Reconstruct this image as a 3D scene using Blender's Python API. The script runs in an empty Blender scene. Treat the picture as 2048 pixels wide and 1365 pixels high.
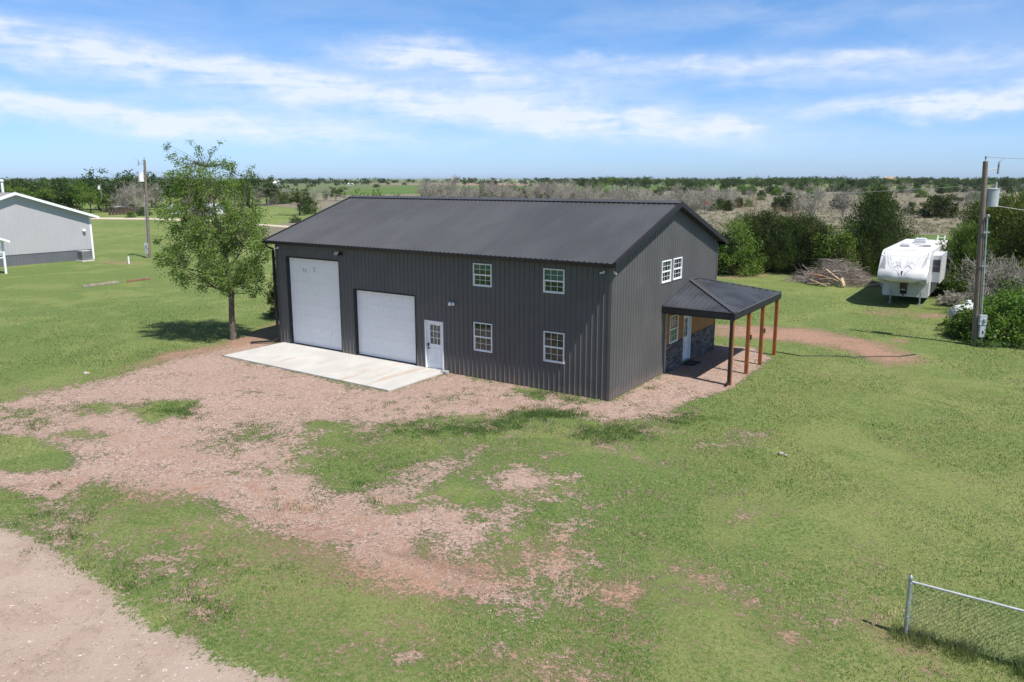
import bpy, math, random
import numpy as np
from mathutils import Matrix, Vector

# ------------------------------------------------------------------ camera
scene = bpy.context.scene
C = scene.collection
F_PX, PITCH, YAW, ROLL = 1523.0, 0.185056, -0.59578, -0.00093
CAM = np.array([12.1687, -24.2790, 8.0281]); CY = 642.5
fw = np.array([math.sin(YAW)*math.cos(PITCH), math.cos(YAW)*math.cos(PITCH), -math.sin(PITCH)])
rt = np.array([math.cos(YAW), -math.sin(YAW), 0.0]); up = np.cross(rt, fw)
r2 = rt*math.cos(ROLL)+up*math.sin(ROLL); u2 = -rt*math.sin(ROLL)+up*math.cos(ROLL)
cam = bpy.data.cameras.new('camera'); cob = bpy.data.objects.new('camera', cam); C.objects.link(cob)
cob.matrix_world = Matrix(((r2[0], u2[0], -fw[0], CAM[0]), (r2[1], u2[1], -fw[1], CAM[1]), (r2[2], u2[2], -fw[2], CAM[2]), (0, 0, 0, 1)))
cam.sensor_width = 36; cam.lens = F_PX/2048*36; cam.shift_y = (CY-682.5)/2048
cam.clip_end = 20000; cam.clip_start = 0.1
scene.camera = cob
scene.view_settings.view_transform = 'Standard'; scene.view_settings.look = 'None'
scene.view_settings.exposure = 0.40; scene.view_settings.gamma = 1

def gp(x, y, z=0.0):
    """surveyed ground position of a spot, from the bearing it is seen under"""
    d = fw+r2*(x-1024)/F_PX-u2*(y-CY)/F_PX
    return CAM+d*(z-CAM[2])/d[2]
def dist(p): return float((np.array([p[0], p[1], 0])-CAM)@fw)

# ------------------------------------------------------------------ sun and sky
SU = np.array([0.60, -0.12, 1.0]); SU /= np.linalg.norm(SU)      # direction towards the sun
sun = bpy.data.lights.new('sun', 'SUN'); sun.energy = 5.0; sun.angle = math.radians(0.55); sun.color = (1, 0.955, 0.89)
so = bpy.data.objects.new('sun', sun); C.objects.link(so)
so.rotation_euler = Vector(SU).to_track_quat('Z', 'Y').to_euler()
W = bpy.data.worlds.new('World'); scene.world = W; W.use_nodes = True
wt = W.node_tree; wt.nodes.clear()
def wn(t, **k):
    n = wt.nodes.new(t)
    for a, b in k.items(): setattr(n, a, b)
    return n
def wm(op, a, b=None, c=None, clamp=False):
    n = wn('ShaderNodeMath', operation=op); n.use_clamp = clamp
    for i, v in enumerate((a, b, c)):
        if v is None: continue
        if isinstance(v, (int, float)): n.inputs[i].default_value = v
        else: wt.links.new(v, n.inputs[i])
    return n.outputs[0]
sky = wn('ShaderNodeTexSky', sky_type='NISHITA'); sky.sun_disc = False
sky.sun_elevation = math.asin(SU[2]); sky.sun_rotation = math.atan2(SU[0], SU[1])
sky.altitude = 500; sky.air_density = 1.0; sky.dust_density = 0.6; sky.ozone_density = 3.0
SKY_STR = 0.085
tc = wn('ShaderNodeTexCoord'); sx = wn('ShaderNodeSeparateXYZ'); wt.links.new(tc.outputs['Generated'], sx.inputs[0])
az = wm('ADD', wm('ARCTAN2', sx.outputs[0], sx.outputs[1]), -YAW)      # radians right of the house bearing
el = wm('ARCSINE', sx.outputs[2])
co = wn('ShaderNodeCombineXYZ'); wt.links.new(az, co.inputs[0]); wt.links.new(el, co.inputs[1])
def wnoise(sc, loc, det=6, rough=.6, dist_=0.0, rot=0.0):
    mp = wn('ShaderNodeMapping'); mp.inputs['Scale'].default_value = sc; mp.inputs['Location'].default_value = loc
    mp.inputs['Rotation'].default_value = (0, 0, rot)
    wt.links.new(co.outputs[0], mp.inputs[0])
    nz = wn('ShaderNodeTexNoise'); nz.inputs['Scale'].default_value = 1; nz.inputs['Detail'].default_value = det
    nz.inputs['Roughness'].default_value = rough; nz.inputs['Distortion'].default_value = dist_
    wt.links.new(mp.outputs[0], nz.inputs['Vector']); return nz.outputs['Fac']
wx = wm('MULTIPLY', wm('SUBTRACT', wnoise((7, 16, 1), (3, 1, 0), 4), .5), .14)
wy = wm('MULTIPLY', wm('SUBTRACT', wnoise((8, 14, 1), (9, 4, 0), 5), .5), .060)
azw = wm('ADD', az, wx); elw = wm('ADD', el, wy)
# cirrus streaks: azimuth, elevation, half length, half width (radians), tilt, density
streaks = [(-.42, .067, .36, .015, -.082, 1.1), (-.13, .092, .42, .019, -.11, .95), (-.62, .145, .20, .011, -.06, .5), (-.40, .132, .22, .014, -.12, .55),
           (-.12, .152, .07, .013, -.08, .95), (-.02, .128, .16, .012, -.14, .55), (.30, .134, .34, .010, -.02, .7), (.52, .078, .15, .008, -.01, 1.3),
           (.27, .062, .035, .008, -.10, .7), (-.64, .205, .16, .020, -.05, .3), (.38, .186, .20, .010, -.03, .25), (.42, .112, .24, .013, -.03, .5),
           (.09, .080, .17, .016, -.13, .75), (.0, .232, .07, .006, 0, .3), (.64, .092, .10, .010, .10, .8), (-.66, .095, .14, .014, -.10, .7)]
tot = None
for a0, e0, hl, hw, tl, dn in streaks:
    hw *= 1.25
    da = wm('SUBTRACT', azw, a0); de = wm('SUBTRACT', wm('SUBTRACT', elw, e0), wm('MULTIPLY', da, tl))
    q = wm('ADD', wm('POWER', wm('ABSOLUTE', wm('DIVIDE', da, hl)), 2), wm('POWER', wm('ABSOLUTE', wm('DIVIDE', de, hw)), 2))
    gs = wm('MULTIPLY', wm('POWER', 2.718, wm('MULTIPLY', q, -1)), dn)
    tot = gs if tot is None else wm('ADD', tot, gs)
fine = wnoise((9, 62, 1), (1, 2, 0), 9, .62, .6, .10)
fine2 = wnoise((22, 46, 1), (5, 8, 0), 8, .6, .9, .25)
den = wm('MULTIPLY', tot, wm('MULTIPLY_ADD', wm('ADD', wm('MULTIPLY', fine, .62), wm('MULTIPLY', fine2, .38)), 2.6, -.66, clamp=True))
veil = wm('MULTIPLY', wm('MULTIPLY_ADD', wnoise((4, 16, 1), (2, 7, 0), 7, .6, .4), 1.6, -.62, clamp=True), .40)
den = wm('MINIMUM', wm('ADD', den, veil), .84)
den = wm('MULTIPLY', den, wm('MULTIPLY', wm('SUBTRACT', el, .018), 30, clamp=True))
tint = wn('ShaderNodeMix', data_type='RGBA', blend_type='MULTIPLY'); tint.inputs[0].default_value = 1
cr_ = wn('ShaderNodeValToRGB'); wt.links.new(wm('MAXIMUM', el, 0.0), cr_.inputs[0]); ce = cr_.color_ramp.elements
ce[0].position = 0; ce[0].color = (.79, 1.07, 1.75, 1); ce[1].position = 1.0; ce[1].color = (1, 1, 1, 1)      # clear, humid-free air: bluer low sky than the model's
for p_, c_ in ((.08, (.72, 1.0, 1.47, 1)), (.22, (.78, 1.10, 1.42, 1)), (.45, (.95, 1.0, 1.1, 1))): q_ = ce.new(p_); q_.color = c_
wt.links.new(sky.outputs[0], tint.inputs[6]); wt.links.new(cr_.outputs[0], tint.inputs[7])
mx = wn('ShaderNodeMix', data_type='RGBA'); wt.links.new(den, mx.inputs[0]); wt.links.new(tint.outputs[2], mx.inputs[6])
mx.inputs[7].default_value = (.68/SKY_STR, .72/SKY_STR, .79/SKY_STR, 1)
bgd = wn('ShaderNodeBackground'); bgd.inputs[1].default_value = SKY_STR; wt.links.new(mx.outputs[2], bgd.inputs[0])
wo = wn('ShaderNodeOutputWorld'); wt.links.new(bgd.outputs[0], wo.inputs[0])

# ------------------------------------------------------------------ materials
def NT(name):
    m = bpy.data.materials.new(name); m.use_nodes = True; return m, m.node_tree, m.node_tree.nodes['Principled BSDF']
def node(t, kind, **k):
    n = t.nodes.new(kind)
    for a, b in k.items(): setattr(n, a, b)
    return n
def coords(t, obj=True):
    n = node(t, 'ShaderNodeTexCoord'); return n.outputs['Object']
def noise(t, vec, scale, det=4, rough=.55, dist_=0, sc=None):
    if sc is not None:
        mp = node(t, 'ShaderNodeMapping'); mp.inputs['Scale'].default_value = sc; t.links.new(vec, mp.inputs[0]); vec = mp.outputs[0]
    n = node(t, 'ShaderNodeTexNoise'); n.inputs['Scale'].default_value = scale; n.inputs['Detail'].default_value = det
    n.inputs['Roughness'].default_value = rough; n.inputs['Distortion'].default_value = dist_
    t.links.new(vec, n.inputs['Vector']); return n.outputs['Fac']
def mm(t, op, a, b=None, c=None, clamp=False):
    n = node(t, 'ShaderNodeMath', operation=op); n.use_clamp = clamp
    for i, v in enumerate((a, b, c)):
        if v is None: continue
        if isinstance(v, (int, float)): n.inputs[i].default_value = v
        else: t.links.new(v, n.inputs[i])
    return n.outputs[0]
def mix(t, fac, a, b, bt='MIX'):
    n = node(t, 'ShaderNodeMix', data_type='RGBA', blend_type=bt)
    for i, v in ((0, fac), (6, a), (7, b)):
        if isinstance(v, (int, float)): n.inputs[i].default_value = v
        elif isinstance(v, tuple): n.inputs[i].default_value = (*v, 1)[:4]
        else: t.links.new(v, n.inputs[i])
    return n.outputs[2]
def smooth(t, x, a, b):
    n = node(t, 'ShaderNodeMapRange', interpolation_type='SMOOTHSTEP'); t.links.new(x, n.inputs[0])
    n.inputs[1].default_value = a; n.inputs[2].default_value = b; return n.outputs[0]
def attr(t, name):
    n = node(t, 'ShaderNodeAttribute'); n.attribute_name = name; return n
def bump(t, b, h, strength=.3, d=.02):
    n = node(t, 'ShaderNodeBump'); n.inputs['Strength'].default_value = strength; n.inputs['Distance'].default_value = d
    t.links.new(h, n.inputs['Height']); t.links.new(n.outputs[0], b.inputs['Normal'])
MATS = {}
def M(name, col, rough=.6, metal=0, var=.15, scale=3.0, col2=None, bmp=0, sc=None, spec=.5, bscale=None):
    """painted, metal or timber surface with worn noise variation"""
    if name in MATS: return MATS[name]
    m, t, b = NT(name); v = coords(t)
    n = noise(t, v, scale, 6, .6, .3, sc)
    c2 = col2 if col2 else tuple(max(0, x*(1-var*2)) for x in col)
    c1 = col if col2 else tuple(min(1, x*(1+var)) for x in col)
    t.links.new(mix(t, smooth(t, n, .3, .7), c2, c1), b.inputs['Base Color'])
    t.links.new(mm(t, 'MULTIPLY_ADD', noise(t, v, scale*2.3, 3), .25, rough-.12, True), b.inputs['Roughness'])
    b.inputs['Metallic'].default_value = metal; b.inputs['Specular IOR Level'].default_value = spec
    if bmp: bump(t, b, noise(t, v, bscale or scale*6, 5, .6, 0, sc), bmp)
    MATS[name] = m; return m
def glass(name='window_glass', tint=(.55, .66, .66)):
    if name in MATS: return MATS[name]
    m, t, b = NT(name); t.nodes.remove(b)
    tr = node(t, 'ShaderNodeBsdfTransparent'); tr.inputs[0].default_value = (*tint, 1)
    gl = node(t, 'ShaderNodeBsdfGlossy'); gl.inputs['Roughness'].default_value = .03; gl.inputs[0].default_value = (.9, .95, .95, 1)
    fr = node(t, 'ShaderNodeFresnel'); fr.inputs[0].default_value = 1.55
    ms = node(t, 'ShaderNodeMixShader'); t.links.new(mm(t, 'MULTIPLY_ADD', fr.outputs[0], .75, .02, True), ms.inputs[0])
    t.links.new(tr.outputs[0], ms.inputs[1]); t.links.new(gl.outputs[0], ms.inputs[2])
    t.links.new(ms.outputs[0], t.nodes['Material Output'].inputs[0]); MATS[name] = m; return m
def leafmat(name, dark, light, trans=.35, yellow=None):
    if name in MATS: return MATS[name]
    m, t, b = NT(name); v = coords(t)
    a = attr(t, 'shade').outputs['Fac']
    f = mm(t, 'ADD', mm(t, 'MULTIPLY', a, .6), mm(t, 'MULTIPLY', smooth(t, noise(t, v, .9, 3), .35, .65), .4), clamp=True)
    oi = node(t, 'ShaderNodeObjectInfo')
    col = mix(t, f, dark, light)
    hs = node(t, 'ShaderNodeHueSaturation'); t.links.new(col, hs.inputs['Color'])
    t.links.new(mm(t, 'MULTIPLY_ADD', oi.outputs['Random'], .035, .483), hs.inputs['Hue'])
    t.links.new(mm(t, 'MULTIPLY_ADD', oi.outputs['Random'], .35, .8), hs.inputs['Value'])
    t.links.new(hs.outputs[0], b.inputs['Base Color']); b.inputs['Roughness'].default_value = .6
    b.inputs['Specular IOR Level'].default_value = .25
    tl = node(t, 'ShaderNodeBsdfTranslucent'); t.links.new(mix(t, 1.0, hs.outputs[0], (1.0, 1.15, .6), 'MULTIPLY'), tl.inputs[0])
    ms = node(t, 'ShaderNodeMixShader'); ms.inputs[0].default_value = trans
    t.links.new(b.outputs[0], ms.inputs[1]); t.links.new(tl.outputs[0], ms.inputs[2])
    t.links.new(ms.outputs[0], t.nodes['Material Output'].inputs[0]); MATS[name] = m; return m

wall_m = M('charcoal_wall_paint', (.092, .091, .092), .42, .0, .06, .7, spec=.5)
roof_m = M('charcoal_roof_paint', (.064, .066, .070), .45, .0, .10, .5, sc=(1, .25, 1))
trim_m = M('black_trim_paint', (.012, .012, .014), .6, 0, .1, 2)
white_m = M('white_paint', (.78, .79, .80), .4, 0, .04, 2)
vinyl_m = M('white_vinyl', (.80, .80, .80), .35, 0, .03, 3)
gdoor_m = M('garage_door_paint', (.80, .79, .78), .5, 0, .012, .8, sc=(1, 1, 3))
dark_m = M('dark_interior', (.03, .03, .03), .9)  # near-black colour painting the dimness of rooms behind windows
black_m = M('black_metal', (.012, .012, .012), .6)
galv_m = M('galvanised_steel', (.42, .46, .48), .42, .55, .15, 6)
grey_m = M('grey_enamel', (.42, .45, .47), .45, .1, .1, 3)
t_ = wall_m.node_tree; b_ = t_.nodes['Principled BSDF']; lk = b_.inputs['Base Color'].links[0].from_socket; v_ = coords(t_); sp_ = node(t_, 'ShaderNodeSeparateXYZ'); t_.links.new(v_, sp_.inputs[0])
hz_ = mm(t_, 'SUBTRACT', mm(t_, 'MULTIPLY_ADD', noise(t_, v_, 2.2, 5, .7), .9, .0), sp_.outputs[2]); t_.links.new(mix(t_, mm(t_, 'MULTIPLY', smooth(t_, hz_, .0, .45), .30), lk, (.26, .19, .15)), b_.inputs['Base Color'])
stain_m = M('stained_cedar', (.36, .115, .028), .5, 0, .2, 5, col2=(.20, .055, .015), sc=(3, 3, .5), bmp=.15)
pine_m = M('stained_pine', (.36, .15, .045), .5, 0, .2, 5, col2=(.20, .075, .02), sc=(.6, .6, 5), bmp=.1)
pole_m = M('weathered_pole', (.24, .195, .15), .85, 0, .2, 6, col2=(.13, .105, .085), sc=(4, 4, .4), bmp=.5)
bark_m = M('tree_bark', (.20, .165, .135), .9, 0, .2, 8, col2=(.05, .038, .03), sc=(4, 4, .8), bmp=.6)
dead_m = M('dead_wood', (.365, .34, .285), .9, 0, .2, 5, col2=(.20, .182, .148), bmp=.2)
twig_m = M('pile_wood', (.34, .29, .255), .9, 0, .2, 2, col2=(.17, .135, .12))
lumber_m = M('raw_lumber', (.55, .40, .25), .7, 0, .15, 3)
rock_m = M('field_stone', (.42, .36, .32), .9, 0, .2, 9, bmp=.6)
gl_m = glass()

# ------------------------------------------------------------------ mesh helpers
def tag(o, label=None, cat=None, group=None, kind=None):
    if label: o['label'] = label
    if cat: o['category'] = cat
    if group: o['group'] = group
    if kind: o['kind'] = kind
    return o
def empty(name, loc=(0, 0, 0), rz=0):
    o = bpy.data.objects.new(name, None); C.objects.link(o); o.location = tuple(float(a) for a in loc); o.rotation_euler = (0, 0, rz); o.empty_display_size = .3
    return o
def npmesh(name, V, Fs, mat, parent=None, shade=None, smooth_=False, link=True):
    V = np.asarray(V, np.float32).reshape(-1, 3)
    if not isinstance(Fs, list): Fs = [Fs]
    me = bpy.data.meshes.new(name); me.vertices.add(len(V)); me.vertices.foreach_set('co', V.ravel())
    loops = np.concatenate([np.asarray(f, np.int32).ravel() for f in Fs]); tot = np.concatenate([np.full(len(f), f.shape[1], np.int32) for f in Fs])
    st = np.concatenate([[0], np.cumsum(tot)[:-1]]).astype(np.int32)
    me.loops.add(len(loops)); me.loops.foreach_set('vertex_index', loops)
    me.polygons.add(len(tot)); me.polygons.foreach_set('loop_start', st); me.polygons.foreach_set('loop_total', tot)
    me.update(calc_edges=True)
    if shade is not None:
        a = me.attributes.new('shade', 'FLOAT', 'FACE'); a.data.foreach_set('value', np.asarray(shade, np.float32))
    if smooth_: me.polygons.foreach_set('use_smooth', np.ones(len(tot), bool))
    me.materials.append(mat); me.validate()
    o = bpy.data.objects.new(name, me)
    if link: C.objects.link(o)
    if parent: o.parent = parent
    return o
class MB:
    def __init__(s): s.v = []; s.f = []; s.T = None
    def add(s, vs, fs):
        b = len(s.v); s.v += [tuple(float(c) for c in v) for v in vs]; s.f += [tuple(b+i for i in f) for f in fs]; return s
    def box(s, x0, x1, y0, y1, z0, z1):
        return s.add([(x0, y0, z0), (x1, y0, z0), (x1, y1, z0), (x0, y1, z0), (x0, y0, z1), (x1, y0, z1), (x1, y1, z1), (x0, y1, z1)],
                     [(0, 3, 2, 1), (4, 5, 6, 7), (0, 1, 5, 4), (1, 2, 6, 5), (2, 3, 7, 6), (3, 0, 4, 7)])
    def quad(s, a, b, c, d): return s.add([a, b, c, d], [(0, 1, 2, 3)])
    def poly(s, pts): return s.add(pts, [tuple(range(len(pts)))])
    def prism(s, pts, off):                     # closed polygon pushed along off
        n = len(pts); o = np.array(off, float); P = [np.array(p, float) for p in pts]
        return s.add(P+[p+o for p in P], [tuple(range(n))[::-1], tuple(range(n, 2*n))]+[(i, (i+1) % n, n+(i+1) % n, n+i) for i in range(n)])
    def beam(s, p, q, w, h, roll=0):            # rectangular bar
        p = np.array(p, float); q = np.array(q, float); d = (q-p)/np.linalg.norm(q-p)
        a = np.cross(d, (0, 0, 1)); a = np.array((1., 0, 0)) if np.linalg.norm(a) < 1e-3 else a/np.linalg.norm(a)
        b = np.cross(a, d)
        if roll: a, b = a*math.cos(roll)+b*math.sin(roll), -a*math.sin(roll)+b*math.cos(roll)
        c = [p+a*w/2*i+b*h/2*j for i, j in ((-1, -1), (1, -1), (1, 1), (-1, 1))]
        return s.prism(c, q-p)
    def tube(s, pts, r, n=8, caps=True):
        P = [np.array(p, float) for p in pts]; R = r if isinstance(r, (list, tuple)) else [r]*len(P)
        b = len(s.v); ref = None
        for i, p in enumerate(P):
            d = P[min(i+1, len(P)-1)]-P[max(i-1, 0)]; d /= np.linalg.norm(d)+1e-9
            if ref is None: ref = np.array((0, 0, 1.)) if abs(d[2]) < .9 else np.array((1., 0, 0))
            a = np.cross(d, ref); a /= np.linalg.norm(a); c = np.cross(a, d)
            for k in range(n):
                t = 2*math.pi*k/n; s.v.append(tuple(p+R[i]*(a*math.cos(t)+c*math.sin(t))))
        for i in range(len(P)-1):
            for k in range(n): s.f.append((b+i*n+k, b+i*n+(k+1) % n, b+(i+1)*n+(k+1) % n, b+(i+1)*n+k))
        if caps: s.f.append(tuple(b+k for k in range(n))[::-1]); s.f.append(tuple(b+(len(P)-1)*n+k for k in range(n)))
        return s
    def lathe(s, prof, c=(0, 0, 0), n=16):      # prof: (radius, z)
        b = len(s.v)
        for r, z in prof:
            for k in range(n): t = 2*math.pi*k/n; s.v.append((c[0]+r*math.cos(t), c[1]+r*math.sin(t), c[2]+z))
        for i in range(len(prof)-1):
            for k in range(n): s.f.append((b+i*n+k, b+i*n+(k+1) % n, b+(i+1)*n+(k+1) % n, b+(i+1)*n+k))
        s.f.append(tuple(b+k for k in range(n))[::-1]); s.f.append(tuple(b+(len(prof)-1)*n+k for k in range(n))); return s
    def xf(s, mt, start=0):
        for i in range(start, len(s.v)): s.v[i] = tuple(mt @ Vector(s.v[i]))
        return s
    def build(s, name, mat, parent=None, bevel=0, smooth_=False, xf=None):
        if xf is not None: s.xf(xf)
        me = bpy.data.meshes.new(name); me.from_pydata(s.v, [], s.f); me.materials.append(mat)
        if smooth_:
            me.polygons.foreach_set('use_smooth', [True]*len(me.polygons))
            try: me.set_sharp_from_angle(angle=math.radians(40))
            except Exception: pass
        me.update(); o = bpy.data.objects.new(name, me); C.objects.link(o)
        if parent: o.parent = parent
        if bevel:
            md = o.modifiers.new('bevel', 'BEVEL'); md.width = bevel; md.segments = 2; md.limit_method = 'ANGLE'
        return o
I4 = Matrix.Identity(4)

# ------------------------------------------------------------------ ground
def in_poly_sd(P, X, Y):
    """signed distance (positive inside) of grid points to a world polygon"""
    n = len(P); d = np.full(X.shape, 1e9); ins = np.zeros(X.shape, bool)
    for i in range(n):
        ax, ay = P[i]; bx, by = P[(i+1) % n]; ex, ey = bx-ax, by-ay; L = ex*ex+ey*ey+1e-9
        t = np.clip(((X-ax)*ex+(Y-ay)*ey)/L, 0, 1); d = np.minimum(d, np.hypot(X-ax-t*ex, Y-ay-t*ey))
        c = ((ay > Y) != (by > Y)) & (X < ex*(Y-ay)/(ey if abs(ey) > 1e-9 else 1e-9)+ax); ins ^= c
    return np.where(ins, d, -d)
def wp(px): return [tuple(gp(x, y)[:2]) for x, y in px]
def ell(cx, cy, rx, ry, ang=0):
    a = math.radians(ang); o = []
    for k in range(14):
        t = 2*math.pi*k/14; u, v = rx*math.cos(t), ry*math.sin(t); o.append((cx+u*math.cos(a)-v*math.sin(a), cy+u*math.sin(a)+v*math.cos(a)))
    return o
# (outline, value, soft edge m); later entries overwrite by strength
GRAVEL = [
 (ell(1000, 1060, 560, 260, 8), .25, 3), (ell(450, 1120, 420, 160, 20), .22, 2), (ell(700, 830, 700, 60, 4), .22, 1.5),
 ([(560, 690), (455, 712), (775, 784), (888, 742), (1217, 806), (1335, 818), (1330, 836), (1210, 843), (1130, 822), (1050, 815), (1000, 832), (870, 832), (760, 848), (650, 860), (600, 900), (590, 940), (680, 985), (779, 974), (837, 1007), (957, 1032), (1031, 1024), (1006, 1057), (965, 1106), (932, 1131), (1031, 1156), (1081, 1197), (1064, 1231), (990, 1214), (907, 1189), (816, 1173), (700, 1119), (620, 1085), (500, 1060), (420, 1010), (330, 985), (200, 960), (100, 1000), (60, 1035), (0, 1050), (-160, 1050), (-160, 815), (0, 808), (130, 778), (250, 748), (330, 720), (430, 698), (520, 680)], 1.0, .55),
 ([(1217, 806), (1335, 818), (1400, 797), (1462, 778), (1500, 748), (1545, 716), (1510, 695), (1430, 690), (1330, 745)], 1.0, .25),
 ([(-160, 870), (0, 866), (60, 872), (150, 915), (140, 938), (60, 945), (-160, 945)], .0, .3),
 ([(-160, 980), (30, 975), (85, 1008), (70, 1036), (-160, 1035)], .0, .3),
 ([(265, 822), (310, 800), (395, 800), (380, 825), (300, 845)], .12, .4),
 (ell(1090, 835, 85, 12), .40, .4), (ell(1240, 862, 95, 16), .40, .4), (ell(900, 852, 120, 9), .42, .4), (ell(700, 862, 100, 14), .46, .5), (ell(620, 900, 50, 30), .45, .6),
 (ell(200, 815, 50, 16), .3, .5), (ell(60, 830, 70, 18), .48, .6), (ell(170, 870, 60, 14), .5, .5), (ell(430, 895, 60, 16), .55, .6),
 (ell(520, 870, 60, 22), .62, .6), (ell(640, 850, 30, 7), .05, .25), (ell(560, 930, 45, 25), .6, .6),
 (ell(160, 1050, 100, 55, 25), .52, .7), (ell(330, 1120, 60, 22, 25), .52, .5), (ell(100, 1060, 50, 20, 25), .5, .4), (ell(420, 1170, 50, 10, 30), .5, .4),
 (ell(300, 1160, 120, 10, 33), .5, .4), (ell(450, 1250, 80, 8, 30), .5, .3),
 (ell(890, 932, 50, 13, 5), .8, .4), (ell(837, 952, 40, 14), .75, .4), (ell(1031, 958, 48, 22, -10), .85, .4), (ell(1115, 960, 50, 9, -18), .85, .3),
 (ell(965, 965, 22, 9), .7, .3), (ell(1110, 911, 32, 8, -8), .75, .3), (ell(1120, 990, 45, 8, -14), .7, .3), (ell(1180, 1010, 25, 7), .7, .3),
 (ell(1175, 1038, 38, 7, -18), .65, .3), (ell(1127, 1070, 24, 11), .75, .3), (ell(1070, 1120, 58, 24, 12), .75, .5), (ell(1175, 1118, 28, 12), .62, .4),
 (ell(1238, 1187, 25, 9), .72, .3), (ell(1000, 1285, 20, 20), .62, .4), (ell(1155, 1340, 75, 26, 12), .68, .5), (ell(1065, 1330, 20, 9), .7, .3), (ell(815, 1315, 24, 12), .62, .3),
 (ell(945, 905, 25, 10, -30), .62, .3), (ell(1060, 855, 45, 9, -20), .6, .3), (ell(860, 855, 15, 9), .7, .2), (ell(840, 985, 60, 12), .55, .5),
 (ell(780, 1015, 50, 14), .45, .4), (ell(850, 1100, 35, 16, 10), .4, .4), (ell(940, 1040, 18, 7, -20), .1, .2), (ell(1000, 1130, 45, 14, 10), .45, .4),
 (ell(1210, 890, 30, 7), .62, .3), (ell(1310, 860, 60, 7, 5), .5, .3), (ell(1380, 825, 50, 6, -22), .5, .3), (ell(1450, 890, 60, 8), .47, .4), (ell(1500, 870, 40, 8), .48, .4),
 (ell(1150, 800, 40, 5, 10), .5, .15), (ell(1050, 783, 30, 5, 10), .3, .15), (ell(1075, 795, 18, 4, 10), .25, .1), (ell(1130, 1185, 100, 12, 15), .5, .5),
 (ell(900, 800, 50, 8, 10), .72, .3), (ell(1460, 1180, 90, 15, 12), .47, .6), (ell(1560, 1280, 60, 30, 50), .47, .6), (ell(1405, 1160, 18, 5), .6, .2), (ell(1700, 1240, 60, 20), .46, .5),
]
SOIL = [
 (ell(550, 1220, 520, 130, 22), .26, 2), ([(120, 960), (330, 930), (560, 960), (700, 985), (850, 1015), (1010, 1060), (1100, 1150), (1110, 1240), (960, 1240), (800, 1190), (620, 1105), (420, 1030), (240, 1000)], .44, 1.2), (ell(1150, 1280, 330, 110, 10), .22, 2), (ell(1500, 1230, 260, 90, 30), .22, 2),
 ([(240, 742), (330, 706), (440, 684), (545, 650), (562, 668), (560, 688), (450, 704), (330, 728)], .72, .8),
 ([(1420, 648), (1560, 655), (1640, 658), (1700, 672), (1780, 690), (1855, 722), (1780, 735), (1700, 702), (1640, 690), (1560, 682), (1420, 672)], .85, .7),
 (ell(1860, 632, 40, 6), .6, .5), (ell(1480, 552, 60, 5), .65, .8), (ell(110, 968, 25, 7, -10), .75, .5), (ell(1780, 625, 50, 8), .5, .8), (ell(1800, 682, 20, 5), .6, .3),
 (ell(700, 1125, 190, 22, 14), .62, .6), (ell(640, 1065, 130, 20, 12), .55, .6), (ell(920, 1160, 110, 26, 10), .7, .6), (ell(1075, 1110, 60, 14), .62, .5), (ell(330, 900, 200, 26, 12), .42, 1.),
 (ell(1238, 1187, 25, 9), .8, .4), (ell(1020, 810, 100, 10, 6), .5, .4), (ell(1070, 1330, 30, 9), .7, .4), (ell(1150, 1345, 90, 20, 12), .55, .6), (ell(1405, 1160, 18, 5), .7, .3),
 (ell(250, 526, 70, 3), .5, .6), (ell(60, 532, 60, 2.5, -4), .7, .5), (ell(580, 650, 40, 8), .5, .5), (ell(1545, 1260, 45, 20, 60), .45, .6), (ell(1130, 1070, 30, 12), .5, .4), (ell(1790, 1275, 80, 10, 22), .5, .4)]
LUSH = [
 (ell(1650, 850, 300, 120, 10), .15, 4),
 (ell(640, 850, 34, 8), 1, .3), (ell(905, 860, 110, 16, -4), .75, .5), (ell(1090, 832, 75, 14, -4), 1, .4), (ell(1230, 868, 90, 16, 8), 1, .4), (ell(1075, 790, 50, 6, 8), 1, .2),
 (ell(1300, 1150, 120, 45, 12), .7, 1.), (ell(1350, 1200, 70, 70), .7, 1.), (ell(1300, 1075, 60, 20), .4, 1.), (ell(760, 935, 70, 30), .5, .7), (ell(880, 985, 50, 16), .7, .5), (ell(330, 990, 90, 18, 15), .6, .7),
 (ell(350, 820, 40, 12), .7, .4), (ell(560, 1260, 120, 12, 30), .5, .8), (ell(150, 640, 420, 150), .55, 4), (ell(250, 480, 400, 12), .4, 3), (ell(300, 450, 300, 5), .8, 2.), (ell(1000, 590, 90, 12), .5, 1), (ell(150, 600, 250, 40), .45, 4), (ell(1130, 1080, 70, 22), .4, .8), (ell(1640, 600, 150, 14), .4, 2), (ell(1870, 1230, 60, 18, 15), .6, .5),
 (ell(1980, 1310, 90, 12, 18), .9, .4)]
DRY = [(ell(1250, 1200, 900, 260, 5), .32, 4), (ell(1700, 900, 420, 200, 10), .25, 4), (ell(420, 590, 200, 12), .35, 4), (ell(300, 462, 160, 5), .7, 4), (ell(1750, 760, 380, 30, 3), .45, 3), (ell(1650, 1000, 380, 120, 5), .45, 3), (ell(1550, 800, 120, 12, 10), .5, 2), (ell(640, 1200, 280, 45, 20), .6, 1.5),
 (ell(1000, 1290, 300, 60, 5), .35, 2), (ell(1750, 1150, 150, 60, 30), .5, 1.5), (ell(1900, 1250, 150, 35, 20), .6, 1), (ell(320, 690, 300, 16), .3, 3), (ell(1840, 645, 90, 8), .4, 2), (ell(1300, 950, 100, 50), .25, 1.5),
 (ell(1850, 1330, 150, 18, 18), .7, .8), (ell(450, 1130, 170, 26, 24), .5, 1)]
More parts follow.
